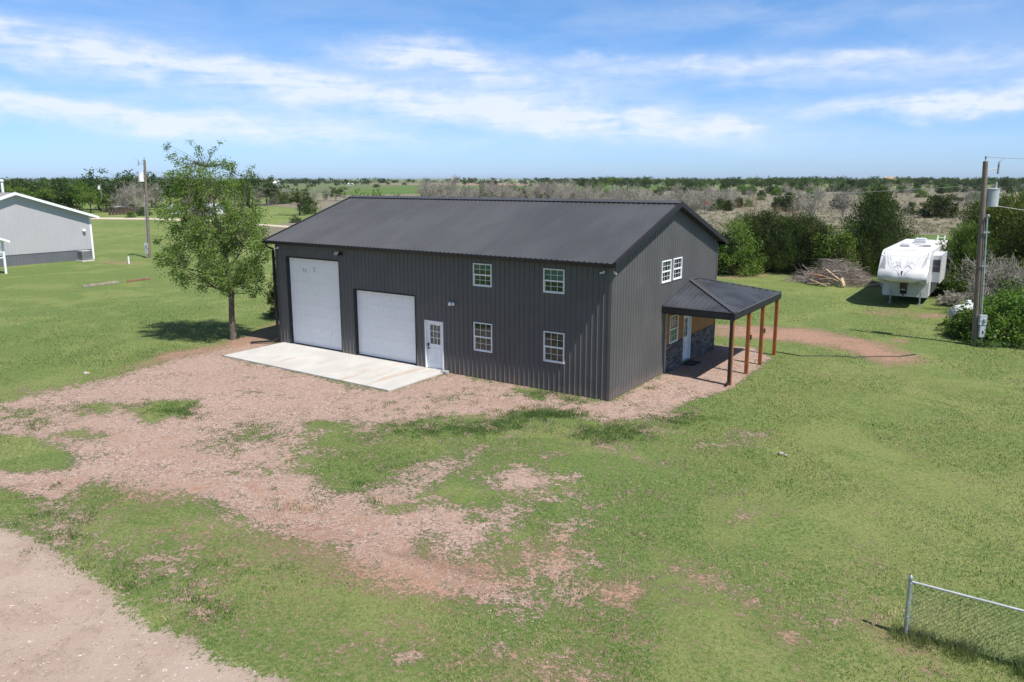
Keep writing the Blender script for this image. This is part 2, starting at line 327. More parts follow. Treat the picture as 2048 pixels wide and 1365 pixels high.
RUTS = [(ell(640, 1052, 120, 3.5, 13), .8, .12), (ell(760, 1100, 200, 5, 15), .7, .15), (ell(900, 1128, 90, 9, 16), .8, .25), (ell(960, 1170, 120, 7, 15), .6, .2), (ell(560, 1010, 200, 4, 15), .5, .15), (ell(380, 950, 180, 5, 10), .5, .2),
 (ell(1540, 1270, 60, 4, 65), .6, .2), (ell(860, 1160, 160, 4, 12), .6, .12), (ell(300, 900, 160, 6, -8), .4, .3), (ell(1480, 1200, 80, 4, 30), .5, .15), (ell(1790, 1268, 110, 5, 22), .8, .12)]
ROAD = [([(-400, 1030), (0, 1045), (75, 1078), (150, 1130), (215, 1180), (300, 1245), (440, 1315), (560, 1370), (640, 1420), (-300, 1700)], 1, .35)]
def paint(X, Y, items, reset=True):
    R = np.zeros(X.shape)
    for px, val, soft in items:
        soft = soft*1.7
        P = np.array(wp(px)); lo = P.min(0)-soft*3; hi = P.max(0)+soft*3
        k = (X > lo[0]) & (X < hi[0]) & (Y > lo[1]) & (Y < hi[1])
        if not k.any(): continue
        sd = in_poly_sd([tuple(p) for p in P], X[k], Y[k]); w = np.clip(.5+sd/(2*soft), 0, 1); w = w*w*(3-2*w)
        R[k] = R[k]*(1-w)+val*w
    return R
def axis(lo, hi, step, far):
    a = list(np.arange(lo, hi, step)); s = step
    x = hi
    while x < far: a.append(x); s *= 1.22; x += s
    x = lo; s = step
    while x > -far: s *= 1.22; x -= s; a.insert(0, x)
    return np.array(a)
gx = axis(-34, 20, .17, 9000); gy = axis(-22, 26, .17, 9000)
GX, GY = np.meshgrid(gx, gy)
fx, fy = GX.ravel(), GY.ravel()
A_G, A_S, A_L, A_D, A_R, A_U = (paint(fx, fy, q) for q in (GRAVEL, SOIL, LUSH, DRY, ROAD, RUTS))
nx, ny = len(gx), len(gy)
near = np.exp(-((fx+5)**2+fy**2)/800)
GZ = near*(.03*np.sin(fx*.9+1.3*np.sin(fy*.5))+.025*np.sin(fy*1.1+fx*.3))*np.clip(np.maximum(np.maximum(-18.5-fx, fx-3.2), np.maximum(-4-fy, fy-11.5))/2, 0, 1)-.012
ii = (np.arange(ny-1)[:, None]*nx+np.arange(nx-1)[None]).ravel()
ground = None
def ground_mat():
    m, t, b = NT('lawn_and_gravel'); v = coords(t)
    A = attr(t, 'mask_a'); Bm = attr(t, 'mask_b')
    sa = node(t, 'ShaderNodeSeparateColor'); t.links.new(A.outputs['Color'], sa.inputs[0])
    sb = node(t, 'ShaderNodeSeparateColor'); t.links.new(Bm.outputs['Color'], sb.inputs[0])
    gr, soil, lush = sa.outputs; dry, road, rut = sb.outputs
    nA = noise(t, v, .55, 8, .62, .4); nB = noise(t, v, 2.6, 8, .72, .6); nC = noise(t, v, 11, 5, .7); nF = noise(t, v, 55, 3, .6); nL = noise(t, v, .07, 5, .55, .8)
    ragged = mm(t, 'ADD', mm(t, 'MULTIPLY', mm(t, 'SUBTRACT', nB, .5), 1.15), mm(t, 'ADD', mm(t, 'MULTIPLY', mm(t, 'SUBTRACT', nC, .5), 1.0), mm(t, 'MULTIPLY', mm(t, 'SUBTRACT', nF, .5), .9)))
    ragged = mm(t, 'ADD', ragged, mm(t, 'MULTIPLY', mm(t, 'SUBTRACT', nA, .5), .8))
    gm = smooth(t, mm(t, 'ADD', mm(t, 'SUBTRACT', gr, .5), mm(t, 'MULTIPLY', ragged, 1.9)), -.06, .10)
    sm = smooth(t, mm(t, 'ADD', mm(t, 'SUBTRACT', soil, .5), mm(t, 'MULTIPLY', ragged, 1.5)), -.14, .30)
    rm = smooth(t, mm(t, 'ADD', mm(t, 'SUBTRACT', road, .5), mm(t, 'MULTIPLY', ragged, 1.2)), -.06, .08)
    # grass
    g = mix(t, smooth(t, nB, .40, .62), (.088, .118, .036), (.150, .178, .062))
    g = mix(t, mm(t, 'MULTIPLY', smooth(t, nA, .42, .66), .65), g, (.150, .160, .055))
    g = mix(t, mm(t, 'MULTIPLY', smooth(t, nL, .42, .58), .6), g, (.082, .132, .040))
    nM = noise(t, v, .22, 5, .6, 1.0); g = mix(t, mm(t, 'MULTIPLY', smooth(t, nM, .48, .60), .75), g, (.205, .205, .085))
    nstr = noise(t, v, 1.0, 6, .65, .3, (.5, 2.6, 1))
    g = mix(t, mm(t, 'MULTIPLY', smooth(t, nstr, .52, .72), .35), g, (.20, .185, .085))
    g = mix(t, mm(t, 'MULTIPLY', smooth(t, mm(t, 'ADD', dry, mm(t, 'MULTIPLY', ragged, 1.5)), .2, .9), .75), g, (.215, .200, .090))
    g = mix(t, mm(t, 'MULTIPLY', smooth(t, mm(t, 'ADD', lush, mm(t, 'MULTIPLY', ragged, 1.8)), .3, 1.1), .7), g, (.055, .112, .030))
    g = mix(t, mm(t, 'MULTIPLY', smooth(t, nF, .48, .62), .6), g, (.235, .235, .10))
    g = mix(t, mm(t, 'MULTIPLY', smooth(t, mm(t, 'SUBTRACT', 1.0, nF), .48, .62), .6), g, (.040, .056, .018))
    g = mix(t, mm(t, 'MULTIPLY', smooth(t, nC, .52, .64), .6), g, (.27, .225, .14))
    g = mix(t, mm(t, 'MULTIPLY', smooth(t, mm(t, 'SUBTRACT', 1.0, nC), .52, .64), .5), g, (.045, .075, .020))
    g = mix(t, 1.0, g, (1.08, 1.25, 1.0), 'MULTIPLY')
    g = mix(t, mm(t, 'MULTIPLY', smooth(t, mm(t, 'ADD', soil, mm(t, 'MULTIPLY', ragged, .6)), .08, .7), .7), g, (.27, .185, .115))
    # gravel
    vo = node(t, 'ShaderNodeTexVoronoi'); vo.inputs['Scale'].default_value = 34; t.links.new(v, vo.inputs['Vector'])
    vs = node(t, 'ShaderNodeSeparateColor'); t.links.new(vo.outputs['Color'], vs.inputs[0])
    vo2 = node(t, 'ShaderNodeTexVoronoi'); vo2.inputs['Scale'].default_value = 13; t.links.new(v, vo2.inputs['Vector'])
    vs2 = node(t, 'ShaderNodeSeparateColor'); t.links.new(vo2.outputs['Color'], vs2.inputs[0])
    cr = node(t, 'ShaderNodeValToRGB'); t.links.new(mm(t, 'ADD', mm(t, 'MULTIPLY', vs.outputs[0], .6), mm(t, 'MULTIPLY', vs2.outputs[0], .4)), cr.inputs[0])
    e = cr.color_ramp.elements; e[0].color = (.17, .10, .075, 1); e[1].color = (.56, .46, .40, 1)
    for p, c in ((.3, (.28, .185, .145, 1)), (.5, (.37, .262, .212, 1)), (.72, (.43, .325, .268, 1))): q = e.new(p); q.color = c
    gv = mix(t, mm(t, 'MULTIPLY', smooth(t, nA, .42, .6), .5), cr.outputs[0], (.37, .27, .215))
    gv = mix(t, mm(t, 'MULTIPLY', smooth(t, nB, .55, .8), .4), gv, (.30, .18, .12))
    so_ = mix(t, smooth(t, nC, .4, .62), (.30, .175, .120), (.385, .25, .18))
    so_ = mix(t, mm(t, 'MULTIPLY', smooth(t, nB, .5, .75), .6), so_, (.33, .165, .105))
    rd = mix(t, smooth(t, nA, .3, .7), (.46, .365, .30), (.40, .30, .24))
    rd = mix(t, mm(t, 'MULTIPLY', smooth(t, nF, .5, .7), .35), rd, (.30, .22, .17))
    rd = mix(t, smooth(t, mm(t, 'MULTIPLY', vs.outputs[1], vs2.outputs[1]), .82, .95), rd, (.72, .68, .62))
    bare = mix(t, sm, gv, so_)
    bm = mm(t, 'MAXIMUM', gm, sm)
    col = mix(t, bm, g, bare); col = mix(t, rm, col, rd)
    col = mix(t, mm(t, 'MULTIPLY', smooth(t, mm(t, 'ADD', rut, mm(t, 'MULTIPLY', ragged, .9)), .25, .75), .6), col, (.185, .115, .080))
    t.links.new(col, b.inputs['Base Color']); b.inputs['Roughness'].default_value = .95; b.inputs['Specular IOR Level'].default_value = .1
    h = mm(t, 'ADD', mm(t, 'MULTIPLY', nF, mm(t, 'SUBTRACT', 1.4, bm)), mm(t, 'ADD', mm(t, 'MULTIPLY', vo.outputs['Distance'], mm(t, 'MULTIPLY', bm, -.9)), mm(t, 'MULTIPLY', nC, 1.4)))
    bump(t, b, h, .75, .035)
    return m
ground_m = ground_mat()
ground = npmesh('ground', np.stack([fx, fy, GZ], 1), np.stack([ii, ii+1, ii+1+nx, ii+nx], 1), ground_m, smooth_=True)
for nm, cols in (('mask_a', (A_G, A_S, A_L)), ('mask_b', (A_D, A_R, A_U))):
    a = ground.data.attributes.new(nm, 'FLOAT_COLOR', 'POINT')
    a.data.foreach_set('color', np.stack([*cols, np.ones_like(fx)], 1).astype(np.float32).ravel())
tag(ground, 'mown lawn with pinkish gravel yard and bare red soil patches', 'ground', kind='structure')

def field_mat(name, ca, cb, cc, s1=.03, s2=.4, sc=None):
    m, t, b = NT(name); v = coords(t)
    c = mix(t, smooth(t, noise(t, v, s1, 6, .6, .5, sc), .35, .65), ca, cb)
    c = mix(t, mm(t, 'MULTIPLY', smooth(t, noise(t, v, s2, 6, .7), .45, .7), .6), c, cc)
    c = mix(t, mm(t, 'MULTIPLY', smooth(t, noise(t, v, s2*7, 4, .7), .5, .75), .35), c, tuple(x*.5 for x in ca))
    t.links.new(c, b.inputs['Base Color']); b.inputs['Roughness'].default_value = 1; b.inputs['Specular IOR Level'].default_value = .05
    return m
def sheet(name, pts, z, mat, label):
    P = [(p[0], p[1], z) for p in pts]
    o = MB().poly(P).build(name, mat); tag(o, label, 'field', kind='structure'); return o
dryg = field_mat('dry_pasture_grass', (.215, .190, .145), (.165, .150, .105), (.110, .130, .062), .03, .16)
greenf = field_mat('green_crop', (.10, .16, .045), (.075, .13, .035), (.13, .16, .07), .006, .05)
ploughed = field_mat('ploughed_soil', (.27, .19, .145), (.22, .155, .12), (.3, .23, .18), .006, .05)
farf = field_mat('far_fields', (.13, .155, .075), (.10, .14, .055), (.22, .19, .12), .004, .02, (1, .25, 1))
gravroad = field_mat('county_road_gravel', (.50, .43, .34), (.45, .38, .30), (.55, .48, .4), .05, .5)
sheet('pasture', wp([(470, 470), (560, 449), (620, 436), (640, 420), (560, 414), (500, 412), (560, 398), (700, 390), (1000, 380), (1500, 376), (2048, 378), (2700, 380), (3600, 420), (4400, 640), (2150, 640), (2060, 560), (1960, 505), (1860, 473), (1760, 474), (1430, 492), (1300, 520), (1100, 505), (900, 500)]), .010, dryg, 'dry tan pasture with scattered shrubs behind the dark building')
sheet('field', wp([(-2500, 366), (-1500, 362.5), (600, 362.5), (2048, 362.5), (4000, 362.5), (5200, 366), (3000, 373), (2048, 371), (1400, 371), (700, 383), (480, 392), (-200, 390), (-1500, 380)]), .014, farf, 'hazy green farmland reaching to the horizon')
sheet('crop_field', wp([(690, 383), (820, 371), (1000, 372.5), (1160, 372), (1320, 372), (1330, 380), (1000, 384), (690, 391)]), .022, greenf, 'bright green crop field beyond the roof ridge')
sheet('ploughed_field', wp([(700, 368), (1000, 366.5), (1160, 369), (1160, 371.6), (1000, 372), (800, 370)]), .028, ploughed, 'narrow brown ploughed field beyond the roof ridge')
sheet('green_verge', wp([(1760, 474), (1860, 470), (1990, 474), (1950, 482), (1850, 481), (1790, 482)]), .022, greenf, 'thin strip of green grass at the edge of the dry pasture')
rp = [(-900, 452), (0, 437), (186, 435.5), (300, 436.5), (420, 441), (480, 446), (540, 450), (640, 457), (900, 478)]
rq = [(900, 483), (640, 461), (540, 453.5), (480, 449.3), (420, 444.5), (300, 440.3), (186, 439.2), (0, 441), (-900, 458)]
sheet('county_road', wp(rp+rq), .034, gravroad, 'pale gravel county road passing behind the leafy tree'); bpy.data.objects['county_road']['category'] = 'road'

# concrete apron
def conc():
    m, t, b = NT('stained_concrete'); v = coords(t)
    c = mix(t, smooth(t, noise(t, v, .8, 8, .6, .5), .3, .7), (.50, .485, .455), (.43, .415, .385))
    c = mix(t, mm(t, 'MULTIPLY', smooth(t, noise(t, v, .9, 5, .6, .6, (2.2, .3, 1)), .53, .64), .55), c, (.40, .27, .18))
    c = mix(t, mm(t, 'MULTIPLY', smooth(t, noise(t, v, 30, 4), .55, .75), .25), c, (.38, .36, .33))
    t.links.new(c, b.inputs['Base Color']); b.inputs['Roughness'].default_value = .85; bump(t, b, noise(t, v, 40, 4), .15, .01); return m
ap = MB(); ap.prism([(-18.0, -3.45, -.1), (-7.6, -3.55, -.1), (-7.6, .02, -.1), (-18.0, .02, -.1)], (0, 0, .145))
tag(ap.build('concrete_apron', conc(), bevel=.012), 'pale concrete apron in front of the two garage doors', 'apron', kind='structure')

# ------------------------------------------------------------------ ribbed wall builder
def ribbed(mb, u0, u1, z0, ztop, opens, depth=.14, pitch=.2286, ribh=.028, phase=.06):
    """sheet-metal wall in local x/z plane facing -y, with real openings and pressed ribs; ztop: function of u"""
    us = sorted({u0, u1, *[o[0] for o in opens], *[o[1] for o in opens]}); zs = sorted({z0, *[o[2] for o in opens if o[2] > z0], *[o[3] for o in opens]})
    zc = max(zs) if opens else z0
    for a, b in zip(us, us[1:]):
        for c, d in zip(zs, zs[1:]):
            um, zm = (a+b)/2, (c+d)/2
            if any(o[0] < um < o[1] and o[2]-.01 < zm < o[3] for o in opens): continue
            mb.quad((a, 0, c), (b, 0, c), (b, 0, d), (a, 0, d))
    apex = [u for u in np.linspace(u0, u1, 60)]
    mb.poly([(u0, 0, zc), (u1, 0, zc)]+[(u, 0, ztop(u)) for u in apex[::-1]])
    for o in opens:
        a, b, c, d = o[:4]
        mb.quad((a, 0, c), (a, 0, d), (a, depth, d), (a, depth, c)); mb.quad((b, 0, c), (b, depth, c), (b, depth, d), (b, 0, d))
        mb.quad((a, 0, d), (b, 0, d), (b, depth, d), (a, depth, d)); mb.quad((a, 0, c), (a, depth, c), (b, depth, c), (b, 0, c))
    n = int((u1-u0)/pitch)+1
    for i in range(n):
        for k, (w, h, off) in enumerate(((.030, ribh, 0), (.016, .005, pitch*.34), (.016, .005, pitch*.67))):
            u = u0+phase+i*pitch+off
            if u+w > u1: continue
            iv = [(z0, ztop(u))]
            for o in opens:
                if o[0]-.03 < u+w and u-w < o[1]+.03:
                    nv = []
                    for c, d in iv:
                        if o[2]-.03 > c: nv.append((c, min(d, o[2]-.03)))
                        if o[3]+.03 < d: nv.append((max(c, o[3]+.03), d))
                    iv = nv
            for c, d in iv:
                if d-c < .05: continue
                B = len(mb.v); t = w*.42
                mb.v += [(u-w, 0, c), (u-t, -h, c), (u+t, -h, c), (u+w, 0, c), (u-w, 0, d), (u-t, -h, d), (u+t, -h, d), (u+w, 0, d)]
                mb.f += [(B, B+1, B+5, B+4), (B+1, B+2, B+6, B+5), (B+2, B+3, B+7, B+6), (B, B+3, B+2, B+1), (B+4, B+5, B+6, B+7)]
    return mb
def G(x=0, y=0, z=0): return Matrix.Translation((x, y, z)) @ Matrix.Rotation(math.radians(90), 4, 'Z')   # local -y faces +x

blind_m = M('window_blind', (.50, .74, .70), .8, 0, .05, 2)
curtain_m = M('pleated_curtain', (.42, .44, .46), .9, 0, .2, 6, sc=(9, 9, .6))
def window(parent, x, z, w, h, xf=I4, blind=0.0, label=None):
    f = MB(); t = .043
    for a, b, c, d in ((0, w, 0, t), (0, w, h-t, h), (0, t, t, h-t), (w-t, w, t, h-t)): f.box(x+a, x+b, -.045, .03, z+c, z+d)
    f.box(x+t, x+w-t, -.028, .03, z+h*.5-.028, z+h*.5+.028)
    f.box(x+t, x+t+.022, -.022, .03, z+t, z+h*.5-.028); f.box(x+w-t-.022, x+w-t, -.022, .03, z+t, z+h*.5-.028); f.box(x+t, x+w-t, -.022, .03, z+t, z+t+.03)
    o = f.build('window', vinyl_m, parent, bevel=.004, xf=xf)
    if label: o['label'] = label
    MB().box(x+t-.01, x+w-t+.01, .004, .010, z+t-.01, z+h-t+.01).build('pane', gl_m, o, xf=xf)
    g = MB()
    for s in (0, 1):
        zb = z+t+.03 if s == 0 else z+h*.5+.028; zt = z+h*.5-.028 if s == 0 else z+h-t
        for k in (1, 2): g.box(x+t+(w-2*t)*k/3-.0065, x+t+(w-2*t)*k/3+.0065, -.006, .003, zb, zt)
        g.box(x+t, x+w-t, -.0055, .0035, (zb+zt)/2-.0065, (zb+zt)/2+.0065)
    g.build('window_grid', vinyl_m, o, xf=xf)
    if blind: MB().box(x+t, x+w-t, .06, .066, z+h-t-(h*.5)*blind, z+h-t).build('window_blind', blind_m, o, xf=xf)
    MB().box(x-.0, x+w, .45, .46, z-.1, z+h+.1).build('room_shade_sheet', dark_m, o, xf=xf)  # near-black sheet added behind the window; its colour stands in for room shade
    return o
def entry_door(parent, x0, x1, h, xf=I4, handle_right=False, label=None, sunk=.07, jamb=white_m):
    f = MB(); t = .055
    f.box(x0, x0+t, -.035, .14, 0.03, h); f.box(x1-t, x1, -.035, .14, .03, h); f.box(x0+t, x1-t, -.035, .14, h-t, h)
    fo = f.build('door_frame', jamb, parent, bevel=.004, xf=xf)
    s = MB(); a, b = x0+t, x1-t; y = sunk; w = b-a; lo, hi = .07, h-t
    wx0, wx1, wz0, wz1 = a+.16*w+.03, b-.16*w-.03, lo+.52*(hi-lo), lo+.93*(hi-lo)
    s.box(a, b, y, y+.045, lo, wz0); s.box(a, wx0, y, y+.045, wz0, wz1); s.box(wx1, b, y, y+.045, wz0, wz1); s.box(a, b, y, y+.045, wz1, hi)
    for p0, p1 in ((a+.13*w, a+.46*w), (a+.54*w, a+.87*w)):        # two raised lower panels
        z0, z1 = lo+.10*(hi-lo), lo+.43*(hi-lo)
        for q in ((p0, p1, z0, z0+.018), (p0, p1, z1-.018, z1), (p0, p0+.018, z0+.018, z1-.018), (p1-.018, p1, z0+.018, z1-.018)): s.box(q[0], q[1], y-.010, y+.001, q[2], q[3])
        s.box(p0+.05, p1-.05, y-.007, y+.001, z0+.05, z1-.05)
    for q in ((wx0-.02, wx1+.02, wz0-.02, wz0), (wx0-.02, wx1+.02, wz1, wz1+.02), (wx0-.02, wx0, wz0, wz1), (wx1, wx1+.02, wz0, wz1)): s.box(q[0], q[1], y-.014, y+.002, q[2], q[3])
    d = s.build('door', white_m, parent, xf=xf)
    if label: d['label'] = label
    MB().box(wx0, wx1, y+.016, y+.022, wz0, wz1).build('pane', gl_m, d, xf=xf)
    MB().box(wx0, wx1, y+.05, y+.055, wz0, wz1).build('curtain', curtain_m, d, xf=xf)
    g = MB()
    for k in (1, 2):
        g.box(wx0+(wx1-wx0)*k/3-.011, wx0+(wx1-wx0)*k/3+.011, y+.002, y+.014, wz0, wz1); zz = wz0+(wz1-wz0)*k/3; g.box(wx0, wx1, y+.003, y+.013, zz-.011, zz+.011)
    g.build('window_grid', white_m, d, xf=xf)
    hx = (b-.07) if handle_right else (a+.07)
    k = MB(); k.box(hx-.035, hx+.035, y-.03, y-.001, .98, 1.12); k.tube([(hx, y-.02, .9), (hx, y-.07, .9)], .014); k.tube([(hx-.01, y-.065, .9), (hx+(.11 if not handle_right else -.11), y-.065, .9)], .012)
    k.box(hx-.03, hx+.03, y-.012, y-.001, .86, .94)
    k.build('handle', black_m, d, xf=xf)
    MB().box(a, b, -.02, .13, .03, .065).build('threshold', galv_m, parent, xf=xf)
def garage_door(parent, x0, x1, h, rows, cols, y, label):
    s = MB(); s.box(x0-.03, x1+.03, y, y+.05, .05, h+.03); ph = (h-.05)/rows; pw = (x1-x0)/cols
    for r in range(rows):
        z = .05+r*ph; s.box(x0, x1, y-.006, y+.001, z+.012, z+ph-.010)
        for c in range(cols):
            a, b = x0+c*pw+.07, x0+(c+1)*pw-.07; c0, c1 = z+.10, z+ph-.10
            for q in ((a, b, c0, c0+.02), (a, b, c1-.02, c1), (a, a+.02, c0+.02, c1-.02), (b-.02, b, c0+.02, c1-.02)): s.box(q[0], q[1], y-.0135, y-.005, q[2], q[3])
            s.box(a+.05, b-.05, y-.010, y-.005, c0+.045, c1-.045)
    o = s.build('garage_door', gdoor_m, parent); o['label'] = label
    MB().box(x0, x1, y-.016, y+.03, .045, .075).build('bottom_seal', black_m, o)
    w = MB(); w.box(x0-.0, x0+.035, y-.03, y-.002, .05, h); w.box(x1-.035, x1, y-.03, y-.002, .05, h); w.box(x0+.035, x1-.035, y-.03, y-.002, h-.04, h)
    w.build('weather_strip', white_m, o); return o

# ------------------------------------------------------------------ the dark metal building
L, WD, RZ, SL, OV, OG = 18.2, 11.0, 7.06, .332, .42, .34
YM = WD/2
bld = empty('metal_building'); tag(bld, 'charcoal two storey metal building with two white garage doors and gable roof', 'building')
def rtop(y): return RZ-SL*abs(y-YM)
WIN = [(-6.155, 3.795, .914, .914), (-2.842, 3.80, .914, .914), (-6.15, 1.135, .914, 1.18), (-2.812, 1.135, .914, 1.18)]
g1 = (-17.42, -13.86, .045, 4.31); g2 = (-12.92, -9.30, .045, 3.09); wd = (-8.77, -7.76, .03, 2.13)
opens = [g1, g2, wd]+[(x, x+w, z, z+h) for x, z, w, h in WIN]
fr = ribbed(MB(), -L, 0, .0, lambda u: rtop(0)-.13, opens, .26)
fr.build('front_wall', wall_m, bld)
DR = (6.95, 7.95, .03, 2.13); GW = [(4.43, 3.835, .93, .905), (5.60, 3.84, .93, .905), (5.40, 1.15, .92, 1.19)]
gopens = [DR]+[(x, x+w, z, z+h) for x, z, w, h in GW]
PZ = 2.62                                      # top of the clad area below the porch roof
gw = ribbed(MB(), 0, WD, .0, lambda u: rtop(u)-.13, gopens, .14)
# pull ribs away where stone and timber cover the metal: the cladding stands prouder than the ribs
gw.build('gable_wall', wall_m, bld, xf=G())
bk = ribbed(MB(), 0, L, 0, lambda u: rtop(0)-.13, []); bk.build('back_wall', wall_m, bld, xf=Matrix.Translation((0, WD, 0)) @ Matrix.Rotation(math.pi, 4, 'Z'))
lw = ribbed(MB(), 0, WD, 0, lambda u: rtop(WD-u)-.13, []); lw.build('left_wall', wall_m, bld, xf=Matrix.Translation((-L, WD, 0)) @ Matrix.Rotation(-math.pi/2, 4, 'Z'))
MB().box(-L+.02, -.02, .3, WD-.02, .02, .04).build('floor_slab', conc(), bld)
# corner and base trim
ct = MB()
ct.prism([(-.09, 0, 0), (-.09, -.030, 0), (.028, -.030, 0), (.028, .09, 0), (0, .09, 0), (0, 0, 0)], (0, 0, rtop(0)-.13)); ct.build('corner_trim', wall_m, bld)
MB().box(-L-.026, -L+.09, -.030, 0, 0, rtop(0)-.13).build('corner_trim', wall_m, bld); MB().box(0, .027, WD-.09, WD+.028, 0, rtop(0)-.13).build('corner_trim', wall_m, bld)
jt = MB()
for a, b, c, d in (g1, g2):
    jt.box(a-.05, a+.0, -.028, .0, .03, d+.05); jt.box(b, b+.05, -.028, 0, .03, d+.05); jt.box(a, b, -.028, 0, d, d+.05)
    jt.box(a, a+.012, -.02, .22, .045, d); jt.box(b-.012, b, -.02, .22, .045, d); jt.box(a+.012, b-.012, -.02, .22, d-.012, d)
jt.build('door_trim', black_m, bld)
garage_door(bld, g1[0]+.012, g1[1]-.012, 4.30, 8, 5, .17, 'tall white sectional garage door')
garage_door(bld, g2[0]+.012, g2[1]-.012, 3.08, 6, 5, .17, 'shorter white sectional garage door')
for a, b, c, d in ((.95, .985, 3.67, 3.83), (1.10, 1.135, 3.62, 3.81), (1.72, 1.755, 3.70, 3.84), (1.62, 1.85, 3.86, 3.885)): MB().box(g1[0]+a, g1[0]+b, .148, .157, c, d).build('scuff_mark', M('grey_scuff', (.42, .42, .42), .8), bpy.data.objects['garage_door'])
entry_door(bld, wd[0], wd[1], 2.13, label='white half glazed entry door beside the garage doors')
entry_door(bld, DR[0], DR[1], 2.13, xf=G(), label='white porch entry door')
for i, (x, z, w, h) in enumerate(WIN): window(bld, x, z, w, h, blind=(.55, .97, 0, 0)[i])
for i, (x, z, w, h) in enumerate(GW): window(bld, x, z, w, h, xf=G(.025 if i == 2 else 0), blind=(.5, .5, 0)[i])
# roof
def roof_panel(mb, x0, x1, y_e, y_r, z_e, z_r, n_pitch=.2286):
    """one slope from eave (y_e,z_e) to ridge (y_r,z_r) with standing ribs"""
    d = np.array([0, y_r-y_e, z_r-z_e]); ln = np.linalg.norm(d); nrm = np.cross((1, 0, 0), d/ln); nrm = nrm if nrm[2] > 0 else -nrm
    a = np.array([x0, y_e, z_e]); b = np.array([x1, y_e, z_e])
    mb.prism([a, b, b+d, a+d], -nrm*.03)
    x = x0+.05
    while x < x1-.03:
        for w, h, off in ((.034, .036, 0), (.012, .007, n_pitch/2)):
            if x+off+w > x1: continue
            p = np.array([x+off, y_e, z_e])
            q = [p+np.array([-w, 0, 0]), p+np.array([-w*.45, 0, 0])+nrm*h, p+np.array([w*.45, 0, 0])+nrm*h, p+np.array([w, 0, 0])]
            B = len(mb.v); mb.v += [tuple(k) for k in q]+[tuple(k+d) for k in q]
            mb.f += [(B, B+1, B+5, B+4), (B+1, B+2, B+6, B+5), (B+2, B+3, B+7, B+6), (B, B+3, B+2, B+1)]
        x += n_pitch
    return mb
rf = MB(); zE = rtop(-OV); roof_panel(rf, -L-OG, OG, -OV, YM, zE, RZ); roof_panel(rf, -L-OG, OG, WD+OV, YM, zE, RZ)
roof = rf.build('roof', roof_m, bld)
rc = MB(); 
for s in (-1, 1): rc.prism([(-L-OG, YM, RZ+.075), (-L-OG, YM+s*.26, RZ+.075-.26*SL), (-L-OG, YM+s*.26, RZ+.055-.26*SL), (-L-OG, YM, RZ+.05)], (L+2*OG, 0, 0))
rc.build('ridge_cap', roof_m, roof)
for x in (OG, -L-OG):
    rk = MB()
    for s in (-1, 1):
        ye = YM+s*(YM+OV); xo = .02 if x > 0 else -.02
        rk.prism([(x, YM, RZ+.035), (x, ye, zE+.035), (x, ye, zE-.16), (x, YM, RZ-.16)], (xo, 0, 0))
        rk.prism([(x-(.10 if x > 0 else -.10), YM, RZ+.045), (x+xo, YM, RZ+.045), (x+xo, YM, RZ+.034), (x-(.10 if x > 0 else -.10), YM, RZ+.034)], (0, ye-YM, zE-RZ))
    rk.build('rake_trim', trim_m, roof)
sf = MB()
for s in (-1, 1):      # soffits
    ye = YM+s*(YM+OV)
    sf.prism([(-L-OG, ye, zE-.15), (OG, ye, zE-.15), (OG, YM+s*YM, zE-.13), (-L-OG, YM+s*YM, zE-.13)], (0, 0, .012))
for x0, x1 in ((0, OG), (-L-OG, -L)):
    for s in (-1, 1): sf.prism([(x0, YM, RZ-.13), (x1, YM, RZ-.13), (x1, YM+s*(YM+OV*.97), zE-.115), (x0, YM+s*(YM+OV*.97), zE-.115)], (0, 0, -.012))
sf.build('soffit', M('dark_soffit', (.03, .03, .032), .6), roof)
for s in (-1, 1):
    gt = MB()
    ye = YM+s*(YM+OV); q = [(0, 0), (0, -.13), (s*.08, -.13), (s*.125, -.01), (s*.125, 0), (s*.11, 0), (s*.07, -.115), (s*.015, -.115), (s*.015, 0)]
    gt.prism([(-L-OG, ye+a, zE-.012+b) for a, b in q], (L+2*OG, 0, 0))
    gt.build('gutter', trim_m, bld)
dp = MB(); X = -L-.10
dp.tube([(X, -OV-.06, zE-.13), (X, -OV-.06, zE-.22), (X, -OV+.05, zE-.32), (X, -.09, zE-.42), (X, -.09, zE-.55)], .045, 8)
dp.box(X-.05, X+.05, -.14, -.04, .18, zE-.5); dp.beam((X, -.09, .2), (X-.15, -.35, .10), .1, .08); dp.beam((X-.15, -.33, .10), (X-.9, -1.05, .07), .11, .07)
for z in (1.2, 2.8, 4.2): dp.box(X-.06, X+.1, -.145, -.03, z, z+.03)
dp.build('downspout', trim_m, bld)
# gable roof screws and scuffs left out of reach; lights and cameras
fl = MB(); fl.box(-13.70, -13.56, -.10, -.02, 4.60, 4.72); fl.prism([(-13.92, -.22, 4.60), (-13.62, -.22, 4.60), (-13.62, -.10, 4.76), (-13.92, -.10, 4.76)], (0, -.05, .02)); fl.tube([(-13.63, -.05, 4.66), (-13.7, -.14, 4.68)], .02)
flo = fl.build('floodlight', black_m, bld)
MB().prism([(-13.90, -.276, 4.63), (-13.64, -.276, 4.63), (-13.64, -.165, 4.775), (-13.90, -.165, 4.775)], (0, -.004, -.003)).build('lamp_panel', M('lamp_lens', (.75, .68, .52), .4), flo)
sl = MB(); sl.lathe([(.05, 0), (.07, .02), (.07, .06)], (0, 0, 0), 12); sl.xf(Matrix.Translation((-7.2, -.0, 2.96)) @ Matrix.Rotation(math.radians(90), 4, 'X'))
sl.lathe([(.0, -.12), (.06, -.11), (.075, -.04), (.05, .02), (.02, .05)], (-7.3, -.13, 3.0), 12); sl.lathe([(.0, -.10), (.05, -.09), (.065, -.03), (.045, .02)], (-7.12, -.12, 3.0), 12)
sl.build('security_light', white_m, bld, smooth_=True)
